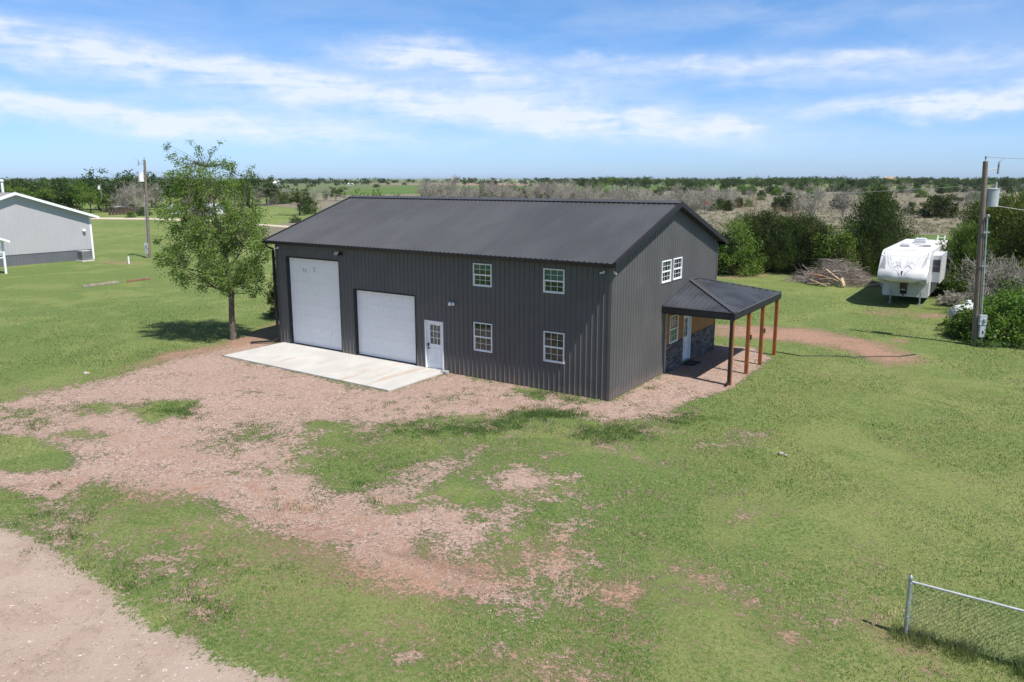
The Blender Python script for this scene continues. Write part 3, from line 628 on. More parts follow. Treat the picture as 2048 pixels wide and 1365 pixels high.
def camera_unit(x, y, z, xf=I4):
    m = MB(); m.lathe([(.0, -.05), (.035, -.04), (.045, 0), (.04, .03)], (x, y-.06, z), 10); m.tube([(x, y-.1, z-.01), (x-.11, y-.16, z-.03)], .028, 8); m.box(x-.02, x+.02, y-.05, y, z-.02, z+.05)
    return m.build('security_camera', white_m, bld, smooth_=True, xf=xf)
camera_unit(-.28, -.03, 4.74); camera_unit(.06, -.03, 4.73, G(.0, .0)); camera_unit(-17.95, -.03, 4.74)
# porch wall cladding
def stone_mat():
    m, t, b = NT('dark_ledge_stone'); a = attr(t, 'shade').outputs['Fac']; v = coords(t)
    c = mix(t, a, (.045, .042, .040), (.19, .18, .17)); c = mix(t, mm(t, 'MULTIPLY', smooth(t, noise(t, v, 14, 4), .5, .7), .4), c, (.22, .22, .23))
    t.links.new(c, b.inputs['Base Color']); b.inputs['Roughness'].default_value = .85; bump(t, b, noise(t, v, 30, 5), .6, .02); return m
rs = np.random.RandomState(3)
def stones(u0, u1, z0, z1, name='stone_wainscot'):
    m = MB(); m.box(u0, u1, -.055, -.0, z0, z1); sh = [.1]*6; z = z0+.004
    while z < z1-.03:
        h = rs.choice([.06, .08, .10, .13]); h = min(h, z1-z-.006); u = u0+.003
        while u < u1-.03:
            w = min(rs.uniform(.12, .42), u1-u-.004); d = rs.uniform(.06, .095)
            m.box(u, u+w-.006, -d, -.05, z, z+h-.006); sh += [rs.rand()]*6; u += w
        z += h
    o = m.build(name, MATS['stone'], bld, xf=G()); a = o.data.attributes.new('shade', 'FLOAT', 'FACE'); a.data.foreach_set('value', sh); return o
MATS['stone'] = stone_mat()
P0, P1 = 5.02, 10.98
stones(P0+.04, DR[0]-.02, .0, 1.14); stones(DR[1]+.02, P1-.04, .0, 1.14)
wc = MB()
def plank(u0, u1, z0, z1):
    z = z0
    while z < z1-.01: wc.box(u0, u1, -.045, -.0, z+.003, min(z+.14, z1)); z += .14
plank(P0+.04, 5.40-.0, 1.15, PZ); plank(6.32, DR[0], 1.15, PZ); plank(DR[1], P1-.04, 1.15, PZ); plank(5.40, 6.32, 2.35, PZ); plank(DR[0], DR[1], 2.14, PZ)
wc.build('wood_siding', pine_m, bld, xf=G())
et = MB(); et.box(P0, P0+.035, -.065, 0, 0, PZ); et.build('siding_edge_trim', M('tan_edge', (.50, .42, .33), .7), bld, xf=G()); 
MB().box(P1-.035, P1+.0, -.065, 0, 0, PZ).build('siding_edge_trim', black_m, bld, xf=G())
ln = MB(); ln.tube([(0, 0, .02), (0, 0, .10)], .012); ln.lathe([(.02, 0), (.11, -.02), (.12, -.05), (.05, -.06)], (0, 0, 0), 12); ln.tube([(0, .12, .08), (0, 0, .10)], .015); ln.box(-.05, .05, .10, .14, .02, .16)
ln.build('porch_light', black_m, bld, xf=G(.02, 6.66, 2.30) @ Matrix.Translation((0, -.15, 0)))
# porch roof: hipped lean-to
PX, PY0, PY1, PE, PP, YA, YB = 3.02, 4.58, 11.12, 2.90, 3.66, 7.55, 8.35
pr = MB(); e0, e1, w0, w1, a0, b0 = (PX, PY0, PE), (PX, PY1, PE), (.03, PY0, PE), (.03, PY1, PE), (.03, YA, PP), (.03, YB, PP)
pr.add([e0, e1, w0, w1, a0, b0, (PX, PY0, PE-.03), (PX, PY1, PE-.03), (.03, PY0, PE-.03), (.03, PY1, PE-.03)],
       [(0, 1, 5, 4), (2, 0, 4), (1, 3, 5), (6, 8, 9, 7), (0, 6, 7, 1), (2, 8, 6, 0), (1, 7, 9, 3), (2, 4, 5, 3, 9, 8)])
def ribs_on(face, along, start, step, n):
    """ribs running up a slope: start point on the eave, clipped by the hips"""
    P = [np.array(p, float) for p in face]; nr = np.cross(P[1]-P[0], P[2]-P[0]); nr /= np.linalg.norm(nr); nr = nr if nr[2] > 0 else -nr
    eu = (P[1]-P[0]); Lu = np.linalg.norm(eu); eu /= Lu; up_ = np.cross(nr, eu); up_ = up_ if up_[2] > 0 else -up_
    pts2 = [((p-P[0])@eu, (p-P[0])@up_) for p in P]; u = .1
    while u < Lu-.05:
        hs = []
        for (ax, ay), (bx, by) in zip(pts2, pts2[1:]+pts2[:1]):
            if (ax-u)*(bx-u) <= 0 and abs(bx-ax) > 1e-6: hs.append(ay+(by-ay)*(u-ax)/(bx-ax))
        if hs and max(hs)-min(hs) > .1:
            p = P[0]+eu*u+up_*min(hs); q = P[0]+eu*u+up_*(max(hs)-.05); w = .03; h = .022
            k = [p-eu*w, p-eu*w*.4+nr*h, p+eu*w*.4+nr*h, p+eu*w]; d = q-p; B = len(pr.v); pr.v += [tuple(x) for x in k]+[tuple(x+d) for x in k]
            pr.f += [(B, B+1, B+5, B+4), (B+1, B+2, B+6, B+5), (B+2, B+3, B+7, B+6), (B, B+3, B+2, B+1)]
        u += .2286
ribs_on([e0, e1, b0, a0], 0, 0, 0, 0); ribs_on([w0, e0, a0], 0, 0, 0, 0); ribs_on([e1, w1, b0], 0, 0, 0, 0)
pro = pr.build('porch_roof', M('black_roof_panel', (.048, .052, .060), .34, 0, .2, .8, spec=.6), bld)
hc = MB()
for p, q in ((e0, a0), (e1, b0)):
    p, q = np.array(p), np.array(q); hc.beam(p+(0, 0, .03), q+(0, 0, .035), .20, .022)
hc.beam((.10, YA, PP+.02), (.10, YB, PP+.02), .14, .03); hc.beam((.04, PY0, PE+.02), (.04, YA, PP+.02), .05, .05); hc.beam((.04, PY1, PE+.02), (.04, YB, PP+.02), .05, .05)
hc.build('hip_cap', roof_m, pro)
ed = MB(); ed.box(.0, PX+.02, PY0-.02, PY0, PE-.26, PE+.008); ed.box(PX, PX+.02, PY0, PY1+.02, PE-.26, PE+.008); ed.box(0, PX, PY1, PY1+.02, PE-.26, PE+.008)
ed.build('fascia', trim_m, pro)
dl = MB(); dl.box(.0, PX+.026, PY0-.026, PY0-.02, PE-.012, PE+.014); dl.box(PX+.02, PX+.026, PY0-.02, PY1+.02, PE-.012, PE+.014); dl.build('drip_edge', M('grey_drip_edge', (.16, .165, .17), .4), pro)
bm_ = MB(); bm_.box(.05, PX-.0, PY0, PY0+.12, PE-.30, PE-.05); bm_.box(PX-.14, PX, PY0+.12, PY1-.12, PE-.30, PE-.05); bm_.box(.05, PX, PY1-.12, PY1, PE-.30, PE-.05); bm_.box(.02, PX-.14, PY0+.12, PY1-.12, PE-.17, PE-.15)
bm_.build('porch_beam', black_m, bld)
for i, y in enumerate((4.66, 6.78, 8.72, 10.92)):
    MB().box(2.86, 3.0, y-.07, y+.07, -.02, PE-.30).build('porch_post', stain_m, bld, bevel=.006)
ds = MB(); ds.box(2.88, 2.98, 4.50, 4.585, .12, PE-.26); ds.beam((2.93, 4.55, .16), (2.90, 4.30, .06), .09, .07)
ds.build('porch_downspout', trim_m, bld)
for y, z in ((7.0, 1.55), (8.95, 1.5)):       # small lanterns hung on the outer side of two posts
    k = MB(); k.lathe([(.012, .13), (.035, .10), (.05, .06), (.03, .05), (.03, -.06), (.045, -.08), (.03, -.09)], (3.05, y-.22, z), 8); 
    lo_ = k.build('hanging_lantern', black_m); MB().tube([(2.995, y-.07, z+.17), (3.05, y-.22, z+.17), (3.05, y-.22, z+.12)], .008).build('hook', black_m, lo_)
    tag(lo_, 'small black lantern hooked on the second porch post' if z > 1.52 else 'small black lantern hooked on the third porch post', 'lantern', 'lanterns on the porch posts')
mt_ = MB(); mt_.box(.14, .66, 6.78, 7.70, .012, .03); tag(mt_.build('doormat', M('black_mat', (.02, .02, .02), .95)), 'black doormat on the gravel at the porch door', 'doormat')
bl = MB(); bl.box(-7.72, -7.42, -.30, -.08, .0, .10); tag(bl.build('concrete_block', M('grey_block', (.33, .33, .34), .9, bmp=.3), bevel=.01), 'flat grey concrete block beside the front entry door', 'block')

# ------------------------------------------------------------------ vegetation kit
def skeleton(rng, h, trunk, spread, levels=4, n0=5, r0=.12, lean=(0, 0), up=.35, wob=.25, split=(3, 4), ratio=.68, first=None, zsq=1.0):
    """recursive limbs; returns segments (p0,p1,r0,r1) and twig ends (point, direction)"""
    seg, tips = [], []
    def grow(p, d, ln, r, lv):
        n = 3 if lv < 2 else 2; q = p.copy(); dd = d.copy(); pts = [q.copy()]
        for i in range(n):
            dd = dd+rng.normal(0, wob, 3)*.6; dd[2] += up*.25; dd /= np.linalg.norm(dd)
            q2 = q+dd*ln/n; ra = r*(1-.55*i/n); rb = r*(1-.55*(i+1)/n); seg.append((q, q2, ra, rb)); q = q2; pts.append(q.copy())
            if lv < levels and i < n-1 and lv > 0:
                d3 = dd+rng.normal(0, .75, 3); d3 /= np.linalg.norm(d3); grow(q, d3, ln*ratio*.8, rb*.55, lv+1)
        if lv >= levels: tips.append((q, dd)); tips.append((pts[1], dd)); return
        for k in range(rng.randint(split[0], split[1]+1)):
            d3 = dd+rng.normal(0, .62, 3)*np.array([spread, spread, zsq]); d3 /= np.linalg.norm(d3); grow(q, d3, ln*ratio*rng.uniform(.8, 1.15), r*.5, lv+1)
    p = np.zeros(3); top = np.array([lean[0]*trunk, lean[1]*trunk, trunk]); mid = top*.5+rng.normal(0, .03, 3)*trunk
    seg.append((p-np.array([0, 0, .1]), mid, r0*1.15, r0)); seg.append((mid, top, r0, r0*.85))
    if first is None:
        first = []
        for k in range(n0):
            a = 2*math.pi*k/n0+rng.uniform(-.5, .5); t = rng.uniform(.25, .9) if k else .05
            first.append((t*spread*math.cos(a), t*spread*math.sin(a), 1))
    for k, d in enumerate(first):
        d = np.array(d, float); s = np.linalg.norm(d); d = d/s; b = mid+(top-mid)*rng.uniform(.4, 1) if k else top
        grow(b, d, (h-trunk)*.42*rng.uniform(.85, 1.1)*(s if s > 1.2 else 1), r0*.6, 1)
    return seg, tips
def tubes(seg, n=5, rmin=0.0):
    P = np.array([s[0] for s in seg]); Q = np.array([s[1] for s in seg]); ra = np.maximum([s[2] for s in seg], rmin); rb = np.maximum([s[3] for s in seg], rmin)
    d = Q-P; d /= np.linalg.norm(d, axis=1)[:, None]+1e-9; a = np.cross(d, np.where(np.abs(d[:, 2:3]) < .9, [[0, 0, 1.]], [[1., 0, 0]])); a /= np.linalg.norm(a, axis=1)[:, None]; c = np.cross(a, d)
    t = 2*np.pi*np.arange(n)/n; ring = a[:, None]*np.cos(t)[None, :, None]+c[:, None]*np.sin(t)[None, :, None]
    V = np.concatenate([P[:, None]+ring*np.array(ra)[:, None, None], Q[:, None]+ring*np.array(rb)[:, None, None]], 1).reshape(-1, 3)
    k = np.arange(n); b = (np.arange(len(seg))*2*n)[:, None, None]
    F = np.stack([k, (k+1) % n, n+(k+1) % n, n+k], 1)[None]+b
    return V, F.reshape(-1, 4)
def leaves(rng, cen, rad, n, size, aspect=.55, flat=.8, along=None, upb=.4, shade_by=True):
    """n leaf blades spread round each centre"""
    cen = np.repeat(np.asarray(cen), n, 0); N = len(cen); rad = np.repeat(rad, n, 0) if np.ndim(rad) else np.full(N, rad)
    off = rng.normal(0, 1, (N, 3)); off[:, 2] *= flat; c = cen+off*rad[:, None]*.55
    u = rng.normal(0, 1, (N, 3)); 
    if along is not None: u = np.repeat(np.asarray(along), n, 0)*1.6+u*.55
    u /= np.linalg.norm(u, axis=1)[:, None]; w = rng.normal(0, 1, (N, 3)); w[:, 2] += upb; v = np.cross(u, np.cross(w, u)); v = np.cross(u, v) if False else np.cross(w, u); v /= np.linalg.norm(v, axis=1)[:, None]+1e-9
    s = size*rng.uniform(.6, 1.35, N)[:, None]
    V = np.stack([c-u*s, c+v*s*aspect-u*s*.1, c+u*s, c-v*s*aspect-u*s*.1], 1).reshape(-1, 3)
    F = np.arange(N*4).reshape(-1, 4); sh = np.clip(np.repeat(rng.uniform(.15, .85, N//n), n)+rng.normal(0, .18, N), 0, 1)
    return V, F, sh
def rseed(k): return np.random.RandomState(k)
L_elm = leafmat('elm_leaf', (.085, .135, .030), (.225, .295, .075), .48)
L_bright = leafmat('bright_leaf', (.060, .120, .018), (.175, .260, .048), .4)
L_dark = leafmat('dark_leaf', (.026, .052, .014), (.070, .115, .030), .3)
L_mid = leafmat('mid_leaf', (.042, .078, .018), (.105, .155, .040), .32)
L_cedar = leafmat('cedar_spray', (.032, .054, .016), (.125, .160, .048), .28)
L_olive = leafmat('olive_spray', (.050, .080, .014), (.140, .175, .034), .3)
L_weed = leafmat('weed_leaf', (.065, .130, .032), (.135, .215, .060), .4)

def tree_parts(name, seg, lv, leafm, barkm, loc, label, cat, group=None, n=5, rz=0, stem='trunk', crown='crown'):
    e = empty(name, loc, rz); tag(e, label, cat, group)
    V, F = tubes(seg, n); npmesh(stem, V, F, barkm, e, smooth_=True)
    if lv: npmesh(crown, lv[0], lv[1], leafm, e, lv[2])
    return e
def copy_thing(src, loc, rz, sc, label, group=None):
    c = src.copy(); C.objects.link(c); c.location = tuple(float(a) for a in loc); c.rotation_euler = (0, 0, rz); c.scale = tuple(sc) if np.ndim(sc) else (sc,)*3
    if label: c['label'] = label
    if group: c['group'] = group
    elif 'group' in c: del c['group']
    for ch in src.children:
        d = ch.copy(); C.objects.link(d); d.parent = c
    return c
def cedar_mesh(rng, h, w, nb=90, n=26, size=.10, base=.0, shape=1.0, open_=.0):
    """conical juniper: drooping to rising boughs carrying sprays"""
    seg = [(np.array([0, 0, -.1]), np.array([0, 0, h*.5]), .03*h, .02*h), (np.array([0, 0, h*.5]), np.array([0, 0, h*.96]), .02*h, .006*h)]; cen, al, rad = [], [], []
    for k in range(nb):
        t = (k+.5)/nb; z = base*h+h*(1-base)*t**.9*.97; R = w*.5*((1-t)**shape)*rng.uniform(.62, 1.12)+.04*w; a = k*2.4+rng.uniform(-.4, .4)
        d = np.array([math.cos(a), math.sin(a), rng.uniform(.15, .75)+t*.8]); d /= np.linalg.norm(d[:2])
        p = np.array([0, 0, max(z-R*.35, .05)]); q = p+d*R; seg.append((p, q, .018*h*.4*(1-t)+.01, .006))
        m = max(2, int(R/(w*.5)*6)+1)
        for j in range(m):
            f = (.30+.72*(j+.5)/m); c = p+(q-p)*f+rng.normal(0, .05*w*(1-.5*f), 3); cen.append(c); al.append(d/np.linalg.norm(d)+np.array([0, 0, .35])); rad.append(.085*w*(1.15-.5*f)+.05)
    for j in range(3): cen.append(np.array([0, 0, h*(.93+.03*j)])); al.append(np.array([0, 0, 1.])); rad.append(.035*w)
    V, F, sh = leaves(rng, cen, np.array(rad), n, size, .34, 1, al, .2); V[:, 2] = np.maximum(V[:, 2], .02)
    return seg, (V, F, sh)
def bush_mesh(rng, w, h, ncl=60, n=40, size=.08, rad=.35, lumpy=.3):
    cen = []; seg = []
    for k in range(ncl):
        a = rng.uniform(0, 2*math.pi); ph = math.acos(rng.uniform(0.0, 1)); r = rng.uniform(.55, 1)**.5*(1+rng.uniform(-lumpy, lumpy*.6))
        c = np.array([w*.5*r*math.sin(ph)*math.cos(a), w*.5*r*math.sin(ph)*math.sin(a), max(.15, h*r*math.cos(ph)*.92)]); cen.append(c)
        if k % 2 == 0: b = np.array([rng.uniform(-.1, .1)*w, rng.uniform(-.1, .1)*w, -.05]); m = (b+c)/2+rng.normal(0, .04*w, 3); seg += [(b, m, .03*h*.35+.008, .02), (m, c, .02, .007)]
    V, F, sh = leaves(rng, cen, rad, n, size, .5, .85); V[:, 2] = np.maximum(V[:, 2], .02)
    return seg, (V, F, sh)
def dead_mesh(rng, h, spread=1.0, levels=4, r0=.06, n0=6, stems=1, thick=.006):
    seg = []
    for s in range(stems):
        o = np.array([rng.uniform(-.3, .3)*h*.4, rng.uniform(-.3, .3)*h*.4, 0]) if stems > 1 else np.zeros(3)
        sg, tp = skeleton(rng, h*rng.uniform(.75, 1), h*rng.uniform(.12, .22), spread, levels, n0, r0, (rng.uniform(-.3, .3), rng.uniform(-.3, .3)), .1, .3, (2, 4), .72)
        seg += [(a+o, b+o, c, d) for a, b, c, d in sg]
    E = np.array([x[1] for x in seg]); kz = h/np.percentile(E[:, 2], 99.5); kr = h*.5*spread/np.percentile(np.hypot(E[:, 0], E[:, 1]), 94); K = np.array([kr, kr, kz])
    return [(a*K, b*K, max(c, thick), max(d, thick*.8)) for a, b, c, d in seg]

# ---- the leafy tree beside the building
def leafy_tree():
    rng = rseed(11); base = gp(467, 678); A = np.array([rt[0], rt[1], 0]); B = np.array([-rt[1], rt[0], 0])
    zz = [2.3, 2.8, 3.3, 4.0, 5.0, 6.0, 7.0, 8.0, 8.8]; lo = [-.8, -1.5, -2.5, -3.1, -3.2, -2.9, -2.6, -2.5, -2.3]; hi = [.9, 1.5, 1.8, 1.95, 2.0, 1.9, 1.6, 1.1, .5]
    def P(u, v, z): return A*u+B*v+np.array([0, 0, z])
    # trunk and crooked main limbs
    seg = []; axis_ = [P(0, 0, -.1), P(-.02, .03, 1.2), P(.06, 0, 2.3), P(-.05, .05, 3.6), P(-.35, 0, 5.2), P(-.55, .1, 7.0), P(-.75, 0, 8.6)]; rr = [.20, .155, .14, .11, .08, .045, .015]
    for k in range(6): seg.append((axis_[k], axis_[k+1], rr[k], rr[k+1]))
    nodes = [(p, r) for p, r in zip(axis_[2:], rr[2:])]
    for k in range(17):
        f = rng.uniform(0, 1); z0 = 2.2+3.4*f; p = np.array([np.interp(z0, [q[2] for q in axis_], [q[i] for q in axis_]) for i in range(3)]); zt = min(8.3, z0+rng.uniform(.5, 2.4)); a = k*2.4
        h_ = np.interp(zt, zz, hi) if math.cos(a) > 0 else -np.interp(zt, zz, lo); u = math.cos(a)*h_*.72; v = math.sin(a)*2.6*.72*(1 if zt < 7 else .6); c0 = (np.interp(zt, zz, lo)+np.interp(zt, zz, hi))/2
        e = P(u+c0*.3, v, zt); m1 = p+(e-p)*.35+np.array([0, 0, -.15])+rng.normal(0, .08, 3); m2 = p+(e-p)*.7+rng.normal(0, .12, 3); r = .065*(1-.5*f)
        seg += [(p, m1, r, r*.75), (m1, m2, r*.75, r*.5), (m2, e, r*.5, r*.28)]; nodes += [(m1, r*.7), (m2, r*.45), (e, r*.25), ((m1+m2)/2, r*.6)]
    N = np.array([n[0] for n in nodes]); cen = []; al = []; rad = []; cnt = []
    dens_z = [.35, .6, 1.0, 1.35, 1.5, 1.5, 1.35, .95, .45]
    while len(cen) < 430:
        z = rng.uniform(2.2, 8.8)
        if rng.rand() > np.interp(z, zz, dens_z)/1.5: continue
        a = rng.uniform(0, 2*math.pi); r = rng.uniform(.10, 1.12)**.6; l_, h_ = np.interp(z, zz, lo), np.interp(z, zz, hi); c0, w = (l_+h_)/2, (h_-l_)/2
        u = c0+w*r*math.cos(a)*(1+.12*math.sin(3*z+2*a)); v = min(w, 2.2)*r*math.sin(a); c = P(u, v, z+.25*math.sin(2.3*u+z))
        if math.sin(u*2.3+v*1.1)*math.sin(z*2.6+u)*math.sin(v*2.1+z*.7) > .20: continue                      # gaps
        cen.append(c); rad.append(rng.uniform(.18, .40)); cnt.append(.75 if z < 5.6 else .65 if z < 7.0 else .55 if z < 8.1 else .4)
    for u0, u1, z1 in ((-2.3, -2.75, 9.45), (-1.9, -2.1, 9.1), (-1.0, -1.05, 9.75), (-.55, -.25, 9.5), (.3, .7, 8.9), (-1.45, -1.5, 8.9), (1.0, 1.5, 8.5)):
        st = P(u0*.7, rng.uniform(-.5, .5), 6.6); en = P(u1, rng.uniform(-.6, .6), z1); m = (st+en)/2+P(.1, .05, 0); seg += [(st, m, .02, .012), (m, en, .012, .005)]
        for f in np.linspace(.35, 1, 11): c = st+(en-st)*f+rng.normal(0, .16, 3); cen.append(c); rad.append(.16); cnt.append(.22)
    for c in cen:
        d = np.linalg.norm(N-c, axis=1)+np.maximum(0, N[:, 2]-c[2]+.2)*1.5; q = N[np.argmin(d)]; m = (q+c)/2+np.array([0, 0, .06])+rng.normal(0, .05, 3); seg += [(q, m, .016, .010), (m, c, .010, .004)]
        t = (c-q)/(np.linalg.norm(c-q)+1e-6); t[2] -= .7; al.append(t)
    V, F, sh = leaves(rng, cen, np.array(rad), 150, .050, .5, .9, al, .5); kp = rng.rand(len(sh)) < np.repeat(cnt, 150); V = V[np.repeat(kp, 4)]; m = len(V)//4
    return tree_parts('leafy_tree', seg, (V, np.arange(m*4).reshape(-1, 4), sh[kp]), L_elm, bark_m, (base[0], base[1], 0), 'airy green leafy tree with single trunk standing left of the dark building', 'tree', n=6)
leafy_tree()

# ---- trees and shrubs close to the yard
def add_cedar(x, base, w, h, seed, label, leaf=None, nb=90, n=26, size=.09, shape=.8, bz=0, cat='tree', name='cedar_tree', group=None, off=(0, 0)):
    p = gp(x, base); seg, lv = cedar_mesh(rseed(seed), h, w, nb, n, size, bz, shape)
    return tree_parts(name, seg, lv, leaf or L_cedar, bark_m, (p[0]+off[0], p[1]+off[1], 0), label, cat, group)
def add_bush(x, base, w, h, seed, label, leaf=None, ncl=80, n=50, size=.07, rad=.35, cat='bush', name='leafy_bush', group=None):
    p = gp(x, base); seg, lv = bush_mesh(rseed(seed), w, h, ncl, n, size, rad)
    return tree_parts(name, seg, lv, leaf or L_bright, bark_m, (p[0], p[1], 0), label, cat, group, stem='stem')
def add_dead(x, base, h, seed, label, spread=1.0, levels=4, stems=2, mat=None, cat='bush', name='leafless_shrub', thick=.008, n0=6, tilt=0):
    p = gp(x, base); e = empty(name, (p[0], p[1], 0), 0); tag(e, label, cat); V, F = tubes(dead_mesh(rseed(seed), h, spread, levels, .05, n0, stems, thick), 4)
    npmesh('branch', V, F, mat or dead_m, e, smooth_=True); return e
add_cedar(548, 640, 2.7, 3.6, 21, 'dark cedar half hidden behind the left end of the building', nb=90, n=30, shape=.55, off=(.35, 1.0))
# hedge behind the lawn, left to right
add_bush(1466, 549, 4.4, 4.9, 31, 'bright green round-topped tree at the left end of the hedge behind the lawn', L_bright, 130, 60, .09, .5, cat='tree', name='leafy_tree')
add_cedar(1440, 548, 3.4, 3.2, 32, 'dark cedar in front of the bright tree, hard against the building corner', nb=90, shape=.6)
add_cedar(1497, 543, 4.8, 4.7, 33, 'dark cedar second from the building corner in the back hedge', nb=110, shape=.6)
add_cedar(1530, 543, 4.8, 5.1, 34, 'taller dark cedar under the reddish bare tree in the back hedge', nb=120, shape=.65)
add_cedar(1566, 545, 5.0, 4.6, 35, 'broad dark cedar in the middle of the back hedge', nb=110, shape=.6)
add_cedar(1604, 546, 5.0, 4.6, 36, 'dark cedar just left of the brush pile in the back hedge', L_cedar, nb=110, shape=.55)
add_bush(1622, 530, 3.2, 3.6, 37, 'pale green willow-like shrub between two cedars of the back hedge', L_mid, 70, 50, .08, .4, name='leafy_shrub')
add_bush(1668, 556, 3.8, 4.9, 38, 'bright green tree rising behind the brush pile', L_bright, 110, 60, .09, .45, cat='tree', name='leafy_tree')
add_cedar(1632, 550, 3.8, 4.1, 39, 'low dark cedar directly behind the left of the brush pile', nb=90, shape=.55)
add_cedar(1742, 548, 7.4, 6.9, 40, 'large pointed cedar towering behind the brush pile and trailer', L_cedar, nb=230, n=26, shape=.85, size=.11)
add_cedar(1722, 546, 4.6, 3.9, 41, 'dark cedar at the foot of the large pointed cedar', nb=110, shape=.55)
add_cedar(1772, 540, 4.0, 4.2, 42, 'cedar showing just left of the trailer roof', nb=90, shape=.6)
add_dead(1545, 520, 6.3, 43, 'reddish bare tree standing above the back hedge', .9, 5, 1, M('reddish_twigs', (.22, .13, .09), .9), 'tree', 'bare_tree', .010)
# right of the trailer
add_bush(1914, 572, 3.7, 4.8, 50, 'bright leafy tree growing against the right side of the trailer', L_bright, 110, 60, .09, .42, cat='tree', name='leafy_tree')
add_cedar(1930, 594, 4.6, 4.6, 51, 'olive cedar beside the trailer, left of the utility pole', L_olive, nb=120, n=34, shape=.55)
add_cedar(1958, 560, 5.6, 6.0, 52, 'tall olive cedar directly behind the utility pole', L_olive, nb=170, n=34, shape=.6, size=.10)
add_cedar(2015, 575, 6.6, 6.0, 53, 'wide olive cedar right of the utility pole', L_olive, nb=200, n=36, shape=.42, size=.10)
add_cedar(2085, 600, 7.0, 5.9, 54, 'olive cedar cut by the right edge of the picture', L_olive, nb=200, n=36, shape=.42, size=.10)
add_dead(1998, 630, 3.5, 55, 'grey leafless brush leaning out right of the utility pole', 1.0, 4, 3, thick=.010, n0=9)
add_dead(2050, 632, 3.4, 56, 'grey leafless brush at the right picture edge above the bright bush', 1.0, 4, 3, thick=.010, n0=9)
add_dead(1962, 632, 2.0, 57, 'tangle of grey dead limbs left of the utility pole', 1.1, 4, 2, thick=.011, n0=8)
add_dead(1903, 612, .9, 58, 'low grey dead branches lying beside the trailer wheels', 2.4, 4, 2, thick=.013, n0=8)
add_bush(1988, 683, 3.2, 2.7, 60, 'bright green bush right behind the meter box', L_bright, 95, 42, .085, .32)
add_bush(1914, 664, 1.7, 1.25, 59, 'low bright sprigs growing in front of the white tank', L_bright, 30, 36, .065, .22)
add_bush(2040, 682, 3.6, 3.1, 61, 'big bright green bush at the right edge of the lawn', L_bright, 120, 42, .085, .34)
add_bush(2015, 655, 3.4, 2.9, 62, 'dark green bush filling the gap behind the bright bushes', L_mid, 90, 42, .085, .34)
add_bush(2110, 690, 3.4, 3.0, 63, 'green bush just past the right edge of the lawn', L_mid, 70, 50, .07, .36)
add_bush(1937, 676, 2.0, 1.75, 64, 'small bright bush overgrowing the white tank', L_bright, 60, 42, .075, .26)
for i, (x, y, w, h) in enumerate(((1958, 700, .7, .35), (1990, 702, 1.1, .3), (2030, 702, 1.2, .3))): add_bush(x, y-8, w, h, 66+i, ('tuft of weeds at the foot of the utility pole', 'low weeds in front of the bright bush', 'low weeds at the right edge of the lawn')[i], L_weed, 18, 40, .035, .13, 'weed', 'weed_clump')
# leafy tree tops showing over the roof ridge
for i, (x, w, h) in enumerate(((712, 4.6, 6.9), (760, 5.2, 7.6), (812, 4.4, 7.0))):
    d = fw+r2*(x-1024)/F_PX-u2*(400-CY)/F_PX; p = CAM+d*78; seg, lv = bush_mesh(rseed(70+i), w, h, 110, 44, .11, .55)
    tree_parts('leafy_tree', seg, lv, L_bright, bark_m, (p[0], p[1], 0), ('leftmost bright tree top above the roof ridge', 'middle bright tree top above the roof ridge', 'rightmost bright tree top above the roof ridge')[i], 'tree')

# ---- prototypes for the open country (copies share these meshes)
def decid_proto(seed, leaf, label, h=8.0, w=8.0, ncl=90, n=26, size=.22):
    rng = rseed(seed); seg, tips = skeleton(rng, h, h*.28, 1.0, 3, 6, .18, (rng.uniform(-.1, .1), 0), .15, .25, (2, 3), .7)
    T = np.array([t[0] for t in tips]); T[:, :2] *= w/2/np.percentile(np.abs(T[:, :2]), 92); T[:, 2] = T[:, 2]*(h*.90/T[:, 2].max())
    T[:, 2] = np.maximum(T[:, 2], h*.24); i = rng.permutation(len(T))[:ncl]; T = T[i]
    V, F, sh = leaves(rng, T, .75, n, size, .6, .75)
    seg = [s for s in seg if max(s[2], s[3]) > .03]
    return tree_parts('broadleaf_tree', seg, (V, F, sh), leaf, bark_m, (0, 0, 0), label, 'tree')
protos = {}
for k, (leaf, nm) in {'d': (L_dark, 'dark green spreading tree'), 'm': (L_mid, 'mid green round tree'), 'b': (L_bright, 'light green tree')}.items():
    protos[k] = [decid_proto(100+ord(k)+i, leaf, nm) for i in range(2)]
def cproto(seed, leaf, h, w):
    seg, lv = cedar_mesh(rseed(seed), h, w, 46, 20, .16, 0, .55); return tree_parts('cedar_bush', seg, lv, leaf, bark_m, (0, 0, 0), 'x', 'bush')
def bproto(seed, leaf, h, w, nm='field_bush'):
    seg, lv = bush_mesh(rseed(seed), w, h, 60, 26, .15, .5); return tree_parts(nm, seg, lv, leaf, bark_m, (0, 0, 0), 'x', 'bush', stem='stem')
protos['c'] = [cproto(150, L_cedar, 3.0, 3.6), cproto(151, L_cedar, 3.0, 4.2)]
protos['s'] = [bproto(152, L_mid, 3.0, 4.0), bproto(153, L_dark, 3.0, 4.2)]
protos['g'] = [bproto(154, L_bright, 3.0, 3.6)]
def dproto(seed, h):
    e = empty('bare_shrub', (0, 0, 0)); tag(e, 'x', 'bush'); V, F = tubes(dead_mesh(rseed(seed), h, 1.0, 4, .07, 6, 2, .013), 3); npmesh('branch', V, F, dead_m, e); return e
protos['x'] = [dproto(160+i, 3.6) for i in range(3)]
PH = {'d': 8., 'm': 8., 'b': 8., 'c': 3., 's': 3., 'g': 3., 'x': 3.6}
used = set(); prg = random.Random(7)
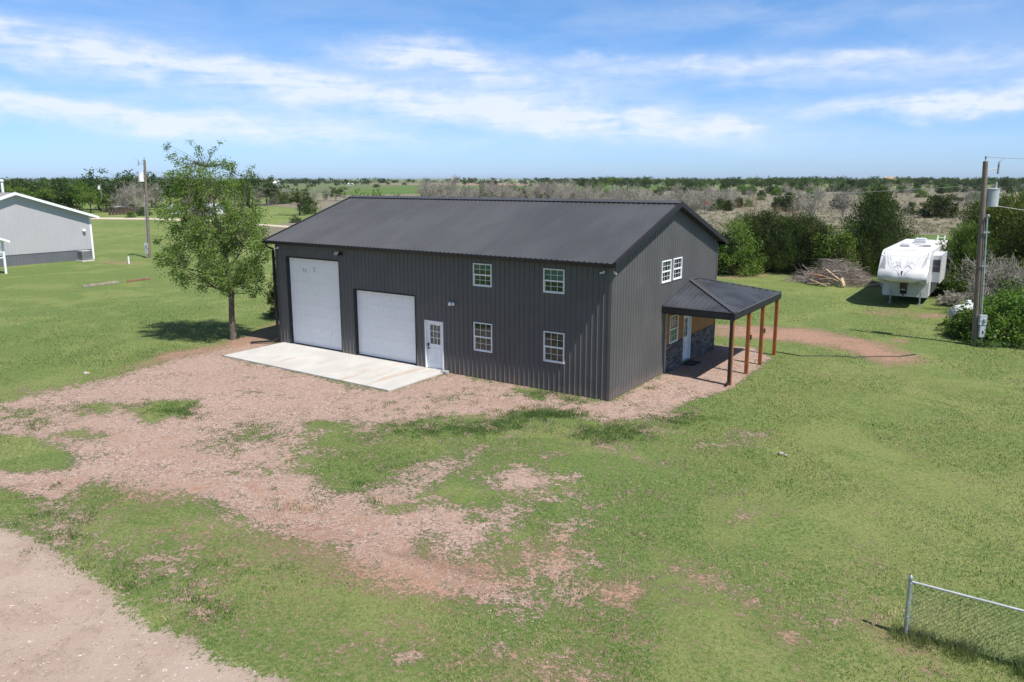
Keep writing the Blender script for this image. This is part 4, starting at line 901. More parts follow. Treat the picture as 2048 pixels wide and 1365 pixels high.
def plant(kind, x, base, top, label, group=None, wide=1.0):
    p = gp(x, base); D = dist(p); h = (base-top)*D/F_PX; s = h/PH[kind]; lst = protos[kind]; src = lst[prg.randrange(len(lst))]
    if kind == 'x': s *= 1.12
    rz = prg.uniform(0, 6.28); sc = (s*wide, s*wide, s)
    if src.name not in used:
        used.add(src.name); src.location = (float(p[0]), float(p[1]), 0); src.rotation_euler = (0, 0, rz); src.scale = sc; src['label'] = label
        if group: src['group'] = group
        return src
    return copy_thing(src, (p[0], p[1], 0), rz, sc, label, group)
# tree line along the road on the left
for a in [('m', 8, 424, 352, 'mid green tree behind the chimney of the grey shed'), ('d', 38, 430, 353, 'dark tree left of centre behind the grey shed roof'), ('m', 66, 428, 357, 'mid green tree over the middle of the grey shed roof'),
          ('b', 52, 436, 368, 'yellow green tree low behind the grey shed roof'), ('d', 100, 425, 353, 'dark tree right of the yellow green one, behind the grey shed'), ('s', 122, 424, 372, 'grey green bush in the shade right of the grey shed ridge'),
          ('d', 142, 420, 356, 'dark tree well behind the grey shed, left of the bright pair'), ('b', 160, 424, 363, 'bright green tree left of the road-side pole'), ('b', 182, 426, 374, 'small bright green tree hugging the road-side pole'),
          ('d', 198, 420, 350, 'broad dark tree behind the road-side utility pole'), ('d', 256, 420, 336, 'tall dark tree just left of the nearer utility pole'), ('s', 230, 424, 385, 'brownish bush under the dead limbs near the board fence'),
          ('d', 304, 416, 339, 'dark tree just right of the nearer utility pole'), ('m', 340, 414, 348, 'mid green tree left of the tall yard tree crown'), ('d', 372, 412, 352, 'dark tree behind the upper left of the yard tree crown'),
          ('m', 470, 412, 356, 'mid green tree behind the right of the yard tree crown'), ('d', 505, 410, 355, 'dark tree right of the yard tree crown'), ('d', 533, 411, 344, 'tall dark tree nearest the roof on the far road side'),
          ('m', 600, 431, 373, 'lone round tree in the meadow left of the roof ridge'), ('s', 618, 428, 400, 'small bush at the foot of the lone meadow tree'), ('m', 672, 402, 372, 'grey green tree in the pasture left of the roof ridge'),
          ('s', 592, 446, 430, 'dark weedy bush near the road edge'), ('s', 288, 432, 414, 'dark bush at the board fence'), ('g', 262, 436, 420, 'green bush at the road verge left of the nearer pole'),
          ('d', 420, 408, 350, 'dark tree hidden behind the yard tree crown'), ('s', 560, 408, 380, 'dark thicket right of the tallest far roadside tree')]:
    plant(*a[:5], wide=1.1)
for i, (x, b, t) in enumerate(((262, 425, 372), (285, 422, 366), (310, 420, 375), (545, 410, 375), (575, 408, 376), (628, 405, 380), (650, 402, 378), (520, 412, 378), (245, 426, 385), (618, 425, 385))):
    plant('x', x, b, t, ('bare grey tree under the tall dark one near the board fence', 'bare grey tree left of the nearer utility pole', 'bare grey tree right of the nearer utility pole', 'bare thicket under the tall tree left of the roof', 'bare thicket right of that tall tree', 'bare shrub right of the lone meadow tree', 'bare shrub close to the grey green pasture tree', 'bare thicket behind the leafy yard tree', 'bare shrub by the board fence', 'bare shrub leaning on the lone meadow tree')[i])
# belts of shrubs in the dry pasture, from near to far
pr2 = random.Random(12)
named = [('c', 1875, 436, 397, 'wide dark cedar bush alone in the dry pasture above the trailer', 1.7), ('c', 1578, 424, 390, 'dark cedar bush in the pasture above the middle of the hedge', 1.1), ('c', 1558, 420, 396, 'second dark cedar bush just left of the first above the hedge', 1.0),
         ('x', 1622, 440, 378, 'large bare grey shrub left of the pointed cedar', 1.0), ('x', 1690, 436, 382, 'bare grey shrub behind the pointed cedar', 1.0), ('c', 1680, 418, 392, 'dark cedar bush beside the bare shrub behind the pointed cedar', 1.2), ('x', 1806, 438, 408, 'small bare sapling right of the pointed cedar', .7),
         ('c', 1820, 430, 408, 'narrow cedar sapling right of the bare one', .7), ('x', 1935, 422, 380, 'bare dark tree left of the utility pole transformer', 1.0), ('x', 1904, 434, 404, 'small bare tree beside the wide cedar bush', .8), ('c', 1958, 424, 405, 'small dark cedar left of the utility pole in the pasture', 1.0),
         ('g', 1622, 398, 372, 'light green bush behind the large bare shrub', .9), ('c', 1785, 418, 402, 'tiny dark bush in the open dry pasture', 1.0), ('x', 1985, 428, 385, 'bare tree right of the utility pole transformer', .9), ('c', 2000, 415, 396, 'dark bush right of the utility pole in the pasture', 1.2)]
for k, x, b, t, lb, wd_ in named: plant(k, x, b, t, lb, wide=wd_)
for i in range(64):
    x = 850+i*9.6+pr2.uniform(-8, 8); b = 392+(x-850)*.045+pr2.uniform(-8, 22); plant('x', x, b, b-pr2.uniform(26, 44)*(1 if b > 400 else .8), 'bare grey shrub in the thicket beyond the roof', 'bare shrubs in the pasture thicket', 1.1)
for i in range(58):
    x = 860+i*11+pr2.uniform(-12, 12); b = 386+(x-860)*.035+pr2.uniform(-4, 18); k = pr2.choice('ccssg'); plant(k, x, b, b-pr2.uniform(14, 26), 'green bush among the bare shrubs of the pasture thicket', 'green bushes in the pasture thicket', pr2.uniform(.8, 1.3))
for i in range(56):
    x = 1420+i*12+pr2.uniform(-10, 10); b = pr2.uniform(380, 402); k = pr2.choice('xxcsgx'); plant(k, x, b, b-pr2.uniform(9, 20), 'small scrub bush far out in the dry pasture', 'scrub bushes far out in the pasture', pr2.uniform(.9, 1.4))
for i in range(100):
    x = 1150+i*9.6+pr2.uniform(-10, 10); b = pr2.uniform(371, 384); k = pr2.choice('ddmmdb'); plant(k, x, b, 357-pr2.uniform(-3, 6)*(1 if x > 1400 or x < 1300 else .5), 'green tree in the wooded belt under the horizon on the right', 'trees of the far wooded belt', 1.15)
for i in range(30):
    x = 1320+i*26+pr2.uniform(-14, 14); b = pr2.uniform(381, 387); k = pr2.choice('smsbg'); plant(k, x, b, b-pr2.uniform(11, 18), 'light bushy tree at the near edge of the far wooded belt', 'bushy trees edging the far wooded belt', 1.2)
for i in range(40):
    x = 480+i*17+pr2.uniform(-10, 10); b = pr2.uniform(366, 377); k = pr2.choice('dmds'); plant(k, x, b, b-pr2.uniform(5, 13), 'small dark tree among the far farm fields', 'trees scattered through the far fields', 1.2)
for i in range(40):
    x = -40+i*14+pr2.uniform(-8, 8); b = pr2.uniform(385, 400); k = pr2.choice('dmdm'); plant(k, x, b, 356-pr2.uniform(-6, 3), 'dark tree in the wood behind the roadside trees', 'trees of the wood behind the road', 1.2)
# the wood right on the horizon: one mass
def horizon_wood():
    rng = rseed(5); cen, rad = [], []
    for i in range(520):
        x = rng.uniform(-300, 2350); D = rng.uniform(900, 2600); d = fw+r2*(x-1024)/F_PX-u2*(357-CY)/F_PX; p = CAM+d*D; clump = .5+.5*math.sin(x*.013)+.4*math.sin(x*.041+1)
        if rng.rand() > clump: continue
        for j in range(3): cen.append((p[0]+rng.normal(0, 5), p[1]+rng.normal(0, 5), rng.uniform(1.5, 5.5 if D < 1500 else 8))); rad.append(5.0)
    V, F, sh = leaves(rng, cen, np.array(rad), 26, 1.5, .7, .55); V[:, 2] = np.maximum(V[:, 2], .1)
    tag(npmesh('distant_woods', V, F, L_dark, None, sh), 'hazy dark tree clumps along the horizon', 'woods', kind='stuff')
horizon_wood()

# ------------------------------------------------------------------ grey shed on the left
shw = M('light_grey_siding', (.40, .40, .415), .5, 0, .015, .6); shd = M('slate_wainscot', (.13, .135, .15), .5, 0, .06, .6)
shed = empty('metal_shed', (0, 0, 0)); tag(shed, 'light grey metal shed with slate base band and white trim at the left edge', 'shed')
SX, SY0, SY1, SR, SS = -66.6, 2.3, 16.0, 6.75, .335; SM = (SY0+SY1)/2
def stop(y): return SR-SS*abs(y-SM)
Gs = Matrix.Translation((SX, SY0, 0)) @ Matrix.Rotation(math.radians(90), 4, 'Z')
wu = ribbed(MB(), 0, SY1-SY0, 1.02, lambda u: stop(SY0+u)-.12, [], pitch=.3048, ribh=.02); wu.build('gable_wall', shw, shed, xf=Gs)
ribbed(MB(), 0, SY1-SY0, -.05, lambda u: 1.02, [], pitch=.3048, ribh=.02).build('base_band', shd, shed, xf=Gs)
MB().box(SX-24, SX-.02, SY1-.03, SY1, 0, stop(SY1)-.12).box(SX-24, SX-.02, SY0, SY0+.03, 0, stop(SY0)-.12).build('side_wall', shw, shed)
MB().box(SX-.10, SX+.035, SY1-.16, SY1+.03, 0, stop(SY1)-.1).build('corner_trim', white_m, shed)
MB().box(SX-.0, SX+.035, SY0, SY1-.16, 1.0, 1.03).build('band_flashing', shd, shed)
r_ = MB(); zs_ = stop(SY1+.55); roof_panel(r_, SX-24, SX+.5, SY1+.55, SM, zs_, SR, .3048); roof_panel(r_, SX-24, SX+.5, SY0-.55, SM, zs_, SR, .3048)
sro = r_.build('roof', M('grey_shed_roof', (.15, .155, .165), .45), shed)
k_ = MB()
for s in (-1, 1):
    ye = SM+s*(SY1-SM+.57)
    k_.prism([(SX+.5, SM, SR+.06), (SX+.5, ye, zs_+.05), (SX+.5, ye, zs_-.19), (SX+.5, SM, SR-.18)], (.03, 0, 0)); k_.prism([(SX+.30, SM, SR+.07), (SX+.53, SM, SR+.07), (SX+.53, SM, SR+.055), (SX+.30, SM, SR+.055)], (0, ye-SM, zs_-SR-.01))
    k_.prism([(SX, SM, SR-.13), (SX+.5, SM, SR-.13), (SX+.5, ye, zs_-.13), (SX, ye, zs_-.13)], (0, 0, -.012))
k_.build('rake_trim', white_m, sro)
MB().box(SX-24, SX+.52, SY1+.55, SY1+.66, zs_-.16, zs_+.01).build('gutter', white_m, shed)
ch = MB(); ch.tube([(-72, 10.55, SR-.9), (-72, 10.55, 7.75)], .12, 12); ch.lathe([(.16, 0), (.19, .05), (.19, .18), (.10, .26)], (-72, 10.55, 7.72), 12); ch.build('flue_pipe', white_m, shed, smooth_=True)
sl2 = MB(); sl2.lathe([(.0, -.14), (.13, -.12), (.16, -.02), (.10, .08), (.05, .12)], (SX+.16, 15.2, 2.95), 12); sl2.box(SX, SX+.1, 15.13, 15.27, 2.95, 3.1); sl2.build('wall_light', white_m, shed, smooth_=True)
ac = empty('air_conditioner', (0, 0, 0)); tag(ac, 'square grey air conditioner on a pad against the grey shed', 'air conditioner')
a_ = MB(); a_.box(-65.85, -64.95, 14.0, 14.95, .12, .98)
for i in range(11): a_.box(-65.86, -64.94, 13.99, 14.96, .18+i*.07, .20+i*.07)
a_.build('casing', M('ac_casing', (.17, .175, .18), .5), ac, bevel=.01)
a_ = MB(); a_.box(-65.87, -64.93, 13.98, 14.97, .98, 1.03)
for r in (.12, .2, .28, .36): a_.tube([(-65.4+r*math.cos(t), 14.47+r*math.sin(t), 1.035) for t in np.linspace(0, 6.28, 20)], .008, 4, False)
a_.build('fan_guard', M('ac_top', (.40, .41, .42), .5), ac)
MB().box(-66.0, -64.8, 13.85, 15.1, -.02, .11).build('pad', M('pad_concrete', (.5, .48, .45), .9), ac)
cp = empty('carport', (0, 0, 0)); tag(cp, 'white framed carport corner cut by the left picture edge', 'carport')
for y in (5.25,): MB().box(-60.58, -60.42, y-.08, y+.08, 0, 2.9).build('post', white_m, cp)
MB().box(-60.58, -60.42, .2, .36, 0, 2.9).build('post', white_m, cp)
for z in (1.35, 1.85, 2.2): MB().box(-60.54, -60.46, .36, 5.17, z, z+.09).build('rail', white_m, cp)
q_ = MB(); q_.prism([(-66, 5.6, 2.72), (-59.9, 5.6, 2.72), (-59.9, 2.8, 3.85), (-66, 2.8, 3.85)], (0, 0, .06)); q_.prism([(-66, 0.0, 2.72), (-59.9, 0.0, 2.72), (-59.9, 2.8, 3.85), (-66, 2.8, 3.85)], (0, 0, .06)); q_.build('roof', white_m, cp)
MB().prism([(-59.92, 5.62, 2.66), (-59.92, 5.62, 2.86), (-59.92, 2.8, 3.96), (-59.92, -.02, 2.86), (-59.92, -.02, 2.66), (-59.92, 2.8, 3.76)], (.05, 0, 0)).build('fascia', white_m, cp)
pv = MB(); pv.tube([(-59.27, 15.47, -.05), (-59.27, 15.47, .62)], .075, 10); pv.lathe([(.09, 0), (.09, .10), (.075, .11)], (-59.27, 15.47, .58), 10)
tag(pv.build('vent_pipe', white_m, smooth_=True), 'short white plastic pipe standing in the lawn left of the pole', 'pipe')
b0 = gp(165, 575); b1 = gp(237, 566.5); b2 = gp(254, 565); b3 = gp(301, 558.5)
tag(MB().beam((b0[0], b0[1], .08), (b1[0], b1[1], .09), .14, .16).build('wooden_beam', M('grey_beam', (.33, .28, .23), .9, bmp=.3)), 'long greyed beam lying in the grass, left piece of two', 'beam')
tag(MB().beam((b2[0], b2[1], .07), (b3[0], b3[1], .08), .12, .12).build('wooden_beam', M('brown_beam', (.26, .13, .09), .9, bmp=.3)), 'shorter reddish beam lying in the grass, right piece of two', 'beam')

# ------------------------------------------------------------------ utility poles
def pole(base, lean, h, label, full=True, r=.15, tz=0, tside=1, box=False, name='utility_pole'):
    e = empty(name, (base[0], base[1], 0)); tag(e, label, 'utility pole'); ax = lambda z: np.array([lean[0]*z/h, lean[1]*z/h, z])
    MB().tube([ax(-.2), ax(h*.5), ax(h)], [r, r*.85, r*.68], 12).build('pole', pole_m, e, smooth_=True)
    R = np.array([rt[0], rt[1], 0]); Fr = np.array([rt[1], -rt[0], 0])      # sideways along the line, and towards the yard
    if tz:
        c = ax(tz)+R*tside*.42; t = MB(); t.lathe([(.24, -.42), (.27, -.40), (.27, .38), (.29, .40), (.29, .44), (.1, .47)], tuple(c), 16); t.beam(ax(tz+.25), c+np.array([0, 0, .25]), .06, .08); t.beam(ax(tz-.25), c-np.array([0, 0, .25]), .06, .08)
        t.tube([c+R*.12+np.array([0, 0, .44]), c+R*.12+np.array([0, 0, .75])], .04, 8); t.tube([c+R*.285+Fr*.05+np.array([0, 0, .05]), c+R*.34+Fr*.05+np.array([0, 0, .02])], .03, 6); t.tube([c+R*.26+Fr*.15+np.array([0, 0, .22]), c+R*.34+Fr*.18+np.array([0, 0, .24])], .025, 6)
        t.build('transformer', grey_m if box else white_m, e, smooth_=True)
    if full:
        i_ = MB(); c = ax(h); i_.tube([c+R*-.02, c+np.array([0, 0, .22])], .02, 6); i_.lathe([(.03, 0), (.06, .03), (.03, .06), (.06, .09), (.03, .12)], tuple(c+np.array([0, 0, .12])), 8); i_.build('insulator', M('insulator_grey', (.25, .25, .26), .4), e, smooth_=True)
        a = MB(); s = 1 if box else -1; m_ = ax(h-.45); a.tube([m_, m_+R*s*.62+np.array([0, 0, .14])], .022, 6); q = m_+R*s*.62+np.array([0, 0, .14])
        a.lathe([(.03, -.28), (.05, -.2), (.035, -.14), (.05, -.08), (.035, -.02), (.05, .05), (.02, .3)], tuple(q), 8); a.tube([q+np.array([0, 0, .25]), q+R*s*.15+np.array([0, 0, .42]), q+R*s*.42+np.array([0, 0, .48])], .012, 6)
        a.build('fuse_arm', M('insulator_grey', (.25, .25, .26), .4), e, smooth_=True)
        s = 1 if box else -1
        c0 = MB(); o_ = Fr*.2+R*s*.12; c0.tube([ax(.5)+o_, ax(1.2)+o_, ax(6.2)+o_], .038, 8); c0.lathe([(.04, 0), (.06, .02), (.08, .10), (.05, .16)], tuple(ax(6.18)+o_+R*.02), 8)
        for z in (3.9, 5.5): c0.beam(ax(z)+o_-R*.14, ax(z)+o_+R*.16, .05, .06)
        c0.build('conduit', galv_m, e, smooth_=True)
        bx = MB(); o_ = Fr*.26+R*s*.16; c = ax(1.28)+o_
        def obox(c, w, d, hh, m):
            b = len(m.v); m.prism([c-R*w/2-Fr*d/2-np.array([0, 0, hh/2]), c+R*w/2-Fr*d/2-np.array([0, 0, hh/2]), c+R*w/2+Fr*d/2-np.array([0, 0, hh/2]), c-R*w/2+Fr*d/2-np.array([0, 0, hh/2])], (0, 0, hh))
        obox(c, .34, .16, .50, bx); obox(c+Fr*.02, .36, .16, .03, bx); mb = bx.build('meter_box', grey_m, e, bevel=.01)
        md = MB(); 
        for j, rr in enumerate((.085, .085, .07)): pass
        cc = c+Fr*.08+R*.05; md.tube([cc, cc+Fr*.05, cc+Fr*.07], [.09, .09, .075], 14); md.build('meter', galv_m, mb, smooth_=True)
        b2_ = MB(); obox(ax(.72)+o_-Fr*.01, .28, .13, .58, b2_); b2_.build('disconnect_box', grey_m, e, bevel=.01)
        h_ = MB(); obox(ax(.70)+o_+Fr*.07, .045, .02, .12, h_); h_.build('switch', black_m, bpy.data.objects[b2_ and e.children[-1].name])
        MB().tube([ax(-.1)+o_, ax(.45)+o_], .035, 8).build('ground_conduit', galv_m, e, smooth_=True)
    return e
pr_ = pole((10.47, 18.62), (-.38, -.26), 8.8, 'tall weathered utility pole with transformer and meter box at the right', True, .16, 7.1, 1, True)
pl_ = pole((-62.98, 19.77), (.30, .20), 9.9, 'leaning weathered utility pole between the grey shed and the leafy tree', True, .16, 8.15, -1)
pole((-175.84, 75.06), (0, 0), 6.9, 'utility pole with small transformer standing by the far road', False, .19, 5.9, -1)
pole((-224, 119.9), (0, 0), 7.5, 'thin pole by the road seen just left of the leafy tree', False, .19)
p_ = gp(1013+0, 372); 
def wire(a, b, sag, label, r=.011):
    a, b = np.array(a, float), np.array(b, float); pts = [a+(b-a)*t+np.array([0, 0, -4*sag*t*(1-t)]) for t in np.linspace(0, 1, 40)]
    tag(MB().tube(pts, r, 4).build('power_line', M('wire_grey', (.25, .25, .25), .5)), label, 'wire', 'overhead wires')
wire((10.1, 18.5, 7.7), (-62.8, 20.0, 8.9), 1.75, 'sagging wire from the right utility pole passing behind the roof ridge')
wire((10.1, 18.36, 9.0), (60, 60, 10), 1.0, 'wire running from the right pole top off to the right')
wire((-62.7, 20, 10.1), (-175.8, 75.0, 7.0), 1.4, 'wire from the left pole top to the pole by the far road')
wire((10.6, 18.6, 6.75), (30, 24, 6.5), .8, 'low wire from the right transformer running off to the right', .016)

# ------------------------------------------------------------------ fifth-wheel trailer
rv = empty('camping_trailer', (5.8, 33, 0)); tag(rv, 'white fifth-wheel camping trailer with grey swirl graphics parked beside the cedars', 'camper trailer')
def rvb(mb, name, mat, parent=None, **k):
    o = mb.build(name, mat, parent or rv, **k); 
    p = parent or rv
    for v in o.data.vertices:
        v.co.x -= 5.8; v.co.y -= 33
    return o
rvw = M('gelcoat_white', (.62, .62, .62), .3, 0, .05, 1.5); rvr = M('rubber_roof_white', (.62, .62, .61), .7, 0, .12, 1.2); rvg = M('decal_grey', (.30, .30, .315), .4, 0, .1, 4); rvk = M('decal_black', (.05, .05, .055), .45); rvl = M('decal_silver', (.46, .46, .475), .4, 0, .1, 6)
XC, HW = 5.82, 1.36
body = MB(); body.prism([(XC-HW, 30.6, .55), (XC-HW, 30.6, 1.62), (XC-HW, 29.1, 1.62), (XC-HW, 29.2, 3.2), (XC-HW, 29.9, 3.44), (XC-HW, 40.2, 3.44), (XC-HW, 40.2, .55)], (2*HW, 0, 0))
rvb(body, 'body', rvw, bevel=.03)
prof = [(29.1, 1.60), (28.55, 1.60), (28.22, 1.70), (28.10, 1.92), (28.16, 2.25), (28.45, 2.55), (28.78, 2.85), (29.12, 3.15), (29.45, 3.36), (29.95, 3.50)]
cum = np.concatenate([[0], np.cumsum([math.dist(a, b) for a, b in zip(prof, prof[1:])])]); cum /= cum[-1]
def S(s, t, off=0.0):
    y = np.interp(t, cum, [p[0] for p in prof]); z = np.interp(t, cum, [p[1] for p in prof]); bul = max(0, 1-abs(t-.42)*1.9)
    y += .30*abs(s)**3.2*bul+ .022*math.cos(s*9)*max(0, 1-abs(t-.33)*7)*(abs(s) > .12); 
    t2 = t+.01; dy = np.interp(t2, cum, [p[0] for p in prof])-np.interp(t-.01, cum, [p[0] for p in prof]); dz = np.interp(t2, cum, [p[1] for p in prof])-np.interp(t-.01, cum, [p[1] for p in prof]); L_ = math.hypot(dy, dz)+1e-9
    return np.array([XC+(HW+.03)*s, y-off*dz/L_, z+off*dy/L_ if dz >= -1e9 else z])
cap = MB(); ns, nt = 28, 26; V_ = [S(-1+2*i/ns, j/nt) for j in range(nt+1) for i in range(ns+1)]
cap.add(V_, [(j*(ns+1)+i, j*(ns+1)+i+1, (j+1)*(ns+1)+i+1, (j+1)*(ns+1)+i) for j in range(nt) for i in range(ns)])
for sg in (-1, 1):
    e_ = [S(sg, j/nt) for j in range(nt+1)]; cap.poly([*(tuple(v) for v in e_), (XC+(HW+.03)*sg, 29.95, 1.60)])
capo = rvb(cap, 'front_cap', rvw, smooth_=True)
def decal(pts, mat, name='decal', off=.008):
    """patch of cap surface given as a strip between two polylines in (s,t)"""
    m = MB(); A, B = pts; n = 14
    def at(P, f): k = f*(len(P)-1); i = min(int(k), len(P)-2); g = k-i; return (P[i][0]*(1-g)+P[i+1][0]*g, P[i][1]*(1-g)+P[i+1][1]*g)
    for i in range(n):
        q = []
        for P, f in ((A, i/n), (A, (i+1)/n), (B, (i+1)/n), (B, i/n)): s, t = at(P, f); q.append(S(s, t, off))
        m.quad(*q)
    return rvb(m, name, mat, capo)
for g_ in (-1, 1):
    decal(([(g_*.93, .90), (g_*.90, .70), (g_*.97, .46)], [(g_*.90, .90), (g_*.74, .60), (g_*.72, .46)]), rvg)          # side wedges
    decal(([(g_*.80, .86), (g_*.62, .56), (g_*.40, .44)], [(g_*.77, .86), (g_*.57, .56), (g_*.35, .42)]), rvl)
    decal(([(g_*.68, .84), (g_*.50, .58), (g_*.30, .44)], [(g_*.66, .84), (g_*.47, .58), (g_*.27, .43)]), rvl)
    decal(([(g_*.50, .58), (g_*.30, .66), (g_*.10, .60)], [(g_*.50, .56), (g_*.30, .63), (g_*.10, .57)]), rvl)
    decal(([(g_*.38, .50), (g_*.20, .58), (g_*.06, .52)], [(g_*.36, .48), (g_*.20, .55), (g_*.06, .50)]), rvg)
    decal(([(g_*.30, .47), (g_*.18, .42), (g_*.10, .345)], [(g_*.27, .45), (g_*.14, .40), (g_*.085, .345)]), rvk)        # dark slashes
    decal(([(g_*.34, .64), (g_*.22, .50), (g_*.12, .42)], [(g_*.31, .64), (g_*.19, .50), (g_*.10, .42)]), rvl)
    decal(([(g_*.18, .70), (g_*.12, .58), (g_*.05, .46)], [(g_*.15, .70), (g_*.10, .58), (g_*.035, .46)]), rvl)
    decal(([(g_*.95, .29), (g_*.70, .25), (g_*.46, .185)], [(g_*.95, .235), (g_*.70, .19), (g_*.48, .165)]), rvk)       # lower lights
    decal(([(g_*.97, .31), (g_*.72, .27), (g_*.46, .20)], [(g_*.97, .30), (g_*.72, .255), (g_*.46, .19)]), rvl)
    decal(([(g_*.90, .925), (g_*.86, .925)], [(g_*.90, .905), (g_*.86, .905)]), rvk, 'marker_light')
for i in range(12):
    x = -.55+i*.1; decal(([(x, .80-.02*(i % 3)), (x+.05, .79)], [(x+.01, .785-.02*(i % 3)), (x+.05, .775)]), rvl)
decal(([(-.05, .44), (0, .34)], [(.05, .44), (0, .34)]), rvk)
decal(([(-.36, .20), (0, .20), (.36, .20)], [(-.34, .15), (0, .15), (.34, .15)]), M('tan_grille', (.42, .38, .30), .5), 'lower_grille')
lp = MB(); lp.box(XC-HW+.06, XC+HW-.02, 30.50, 30.6, .48, 1.60); lpo = rvb(lp, 'front_panel', M('panel_white', (.70, .71, .72), .4, 0, .05, 2))
sd = MB(); x0, x1 = XC-.85, XC+.75
for q in ((x0, x1, .66, .675), (x0, x1, 1.42, 1.435), (x0, x0+.015, .675, 1.42), (x1-.015, x1, .675, 1.42)): sd.box(q[0], q[1], 30.493, 30.501, q[2], q[3])
rvb(sd, 'hatch_seam', rvg, lpo)
kb = MB()
for x, z in ((XC+.62, 1.40), (XC+.86, 1.40), (XC+.60, 1.28)): kb.box(x, x+.05, 30.48, 30.5, z, z+.05)
rvb(kb, 'latch', rvk, lpo)
pb = MB(); pb.prism([(XC-.18, 30.1, 1.62), (XC-.18, 29.2, 1.62), (XC-.18, 29.5, 1.0), (XC-.18, 29.75, .78), (XC-.18, 30.05, .82)], (.36, 0, 0)); pb.lathe([(.05, -.12), (.05, 0), (.2, .01), (.2, .05)], (XC, 29.75, .74), 10); rvb(pb, 'pin_box', rvk)
pp = MB(); pp.box(XC-.12, XC+.12, 29.46, 29.5, 1.02, 1.08); rvb(pp, 'pin_plate', galv_m)
for x in (XC-.80, XC+.92): m = MB(); m.box(x-.04, x+.04, 30.28, 30.36, .06, .9); m.box(x-.11, x+.11, 30.2, 30.44, -.01, .06); rvb(m, 'landing_leg', galv_m)
def slide(y0, y1, x1, z0, z1, nm):
    m = MB(); m.box(XC+HW-.02, x1, y0, y1, z0, z1); o = rvb(m, 'slide_out', rvw, bevel=.015)
    f = MB(); f.box(x1-.005, x1+.03, y0-.08, y1+.08, z0-.06, z1+.04); rvb(f, 'slide_flange', rvw, o)
    return o
s1 = slide(31.3, 34.6, XC+HW+.46, 1.42, 3.16, 1); s2 = slide(35.6, 39.4, XC+HW+.75, .95, 3.0, 2)
wmb = MB(); wmb.box(XC+HW+.05, XC+HW+.40, 31.27, 31.3, 2.12, 2.86); rvb(wmb, 'window', rvk, s1, bevel=.01)
wmb = MB(); wmb.box(XC+HW+.02, XC+HW+.43, 31.28, 31.295, 2.09, 2.89); rvb(wmb, 'window_frame', M('rv_window_rim', (.12, .12, .125), .4), s1)
MB_s = MB(); MB_s.box(XC+HW+.08, XC+HW+.37, 31.262, 31.27, 2.46, 2.48); rvb(MB_s, 'window_rail', rvl, s1)
wmb = MB(); wmb.box(XC+HW+.12, XC+HW+.62, 35.57, 35.6, 1.9, 2.6); rvb(wmb, 'window', rvk, s2, bevel=.01)
rr_ = MB(); rr_.box(XC-HW-.02, XC+HW+.02, 29.9, 40.22, 3.44, 3.52); rvb(rr_, 'roof_membrane', rvr, bevel=.03)
def rbox(x, y, w, l, h, nm, mat=rvw):
    m = MB(); m.prism([(x-w/2, y-l/2, 3.52), (x+w/2, y-l/2, 3.52), (x+w/2, y+l/2, 3.52), (x-w/2, y+l/2, 3.52)], (0, 0, h*.7)); m.prism([(x-w/2+.04, y-l/2+.05, 3.52+h*.7), (x+w/2-.04, y-l/2+.05, 3.52+h*.7), (x+w/2-.04, y+l/2-.08, 3.52+h*.7), (x-w/2+.04, y+l/2-.08, 3.52+h*.7)], (0, 0, h*.3)); return rvb(m, nm, mat, bevel=.03)
rbox(XC+.0, 36.6, .75, 1.0, .34, 'roof_air_conditioner'); rbox(XC-.50, 32.9, .55, .62, .22, 'roof_vent'); rbox(XC+.55, 34.2, .5, .5, .10, 'roof_vent', rvr); rbox(XC+.1, 34.4, .35, .3, .12, 'roof_vent', rvr)
m = MB(); m.box(XC-.80, XC-.22, 32.56, 32.6, 3.52, 3.60); rvb(m, 'vent_gap', rvg)
m = MB(); m.tube([(XC+.25, 33.1, 3.53), (XC+.8, 34.1, 3.60)], .03, 6); m.tube([(XC+.6, 33.2, 3.60), (XC+.9, 33.7, 3.60)], .025, 6); m.box(XC+.5, XC+.95, 33.4, 33.9, 3.53, 3.57); rvb(m, 'tv_aerial', rvg)
m = MB()
for x in (XC+.75, XC+1.2): m.tube([(x, 40.3, .9), (x, 40.3, 3.8), (x, 39.9, 3.88), (x, 39.4, 3.55)], .022, 6)
for z in (1.2, 1.6, 2.0, 2.4, 2.8, 3.2, 3.7): m.tube([(XC+.75, 40.3, z), (XC+1.2, 40.3, z)], .018, 6)
rvb(m, 'ladder', white_m, smooth_=True)
for y in (35.4, 36.4):
    for x in (XC+HW-.22, XC-HW+.22):
        m = MB(); sg = 1 if x > XC else -1; m.tube([(x-.1*sg, y, .38), (x+.12*sg, y, .38)], .38, 18); w_ = rvb(m, 'wheel', M('tyre_rubber', (.02, .02, .02), .8)); m = MB(); m.tube([(x+.12*sg, y, .38), (x+.14*sg, y, .38)], .2, 14); rvb(m, 'rim', galv_m, w_)
m = MB(); m.box(XC-HW+.15, XC+HW-.15, 31, 40, .42, .56); rvb(m, 'chassis', rvk)
m = MB(); m.tube([(XC-HW-.09, 30.3, 3.2), (XC-HW-.09, 37, 3.2)], .06, 8); m.beam((XC-HW-.06, 30.4, 1.0), (XC-HW-.06, 30.4, 3.2), .05, .07); m.beam((XC-HW-.06, 36.8, 1.0), (XC-HW-.06, 36.8, 3.2), .05, .07); rvb(m, 'awning', rvl)

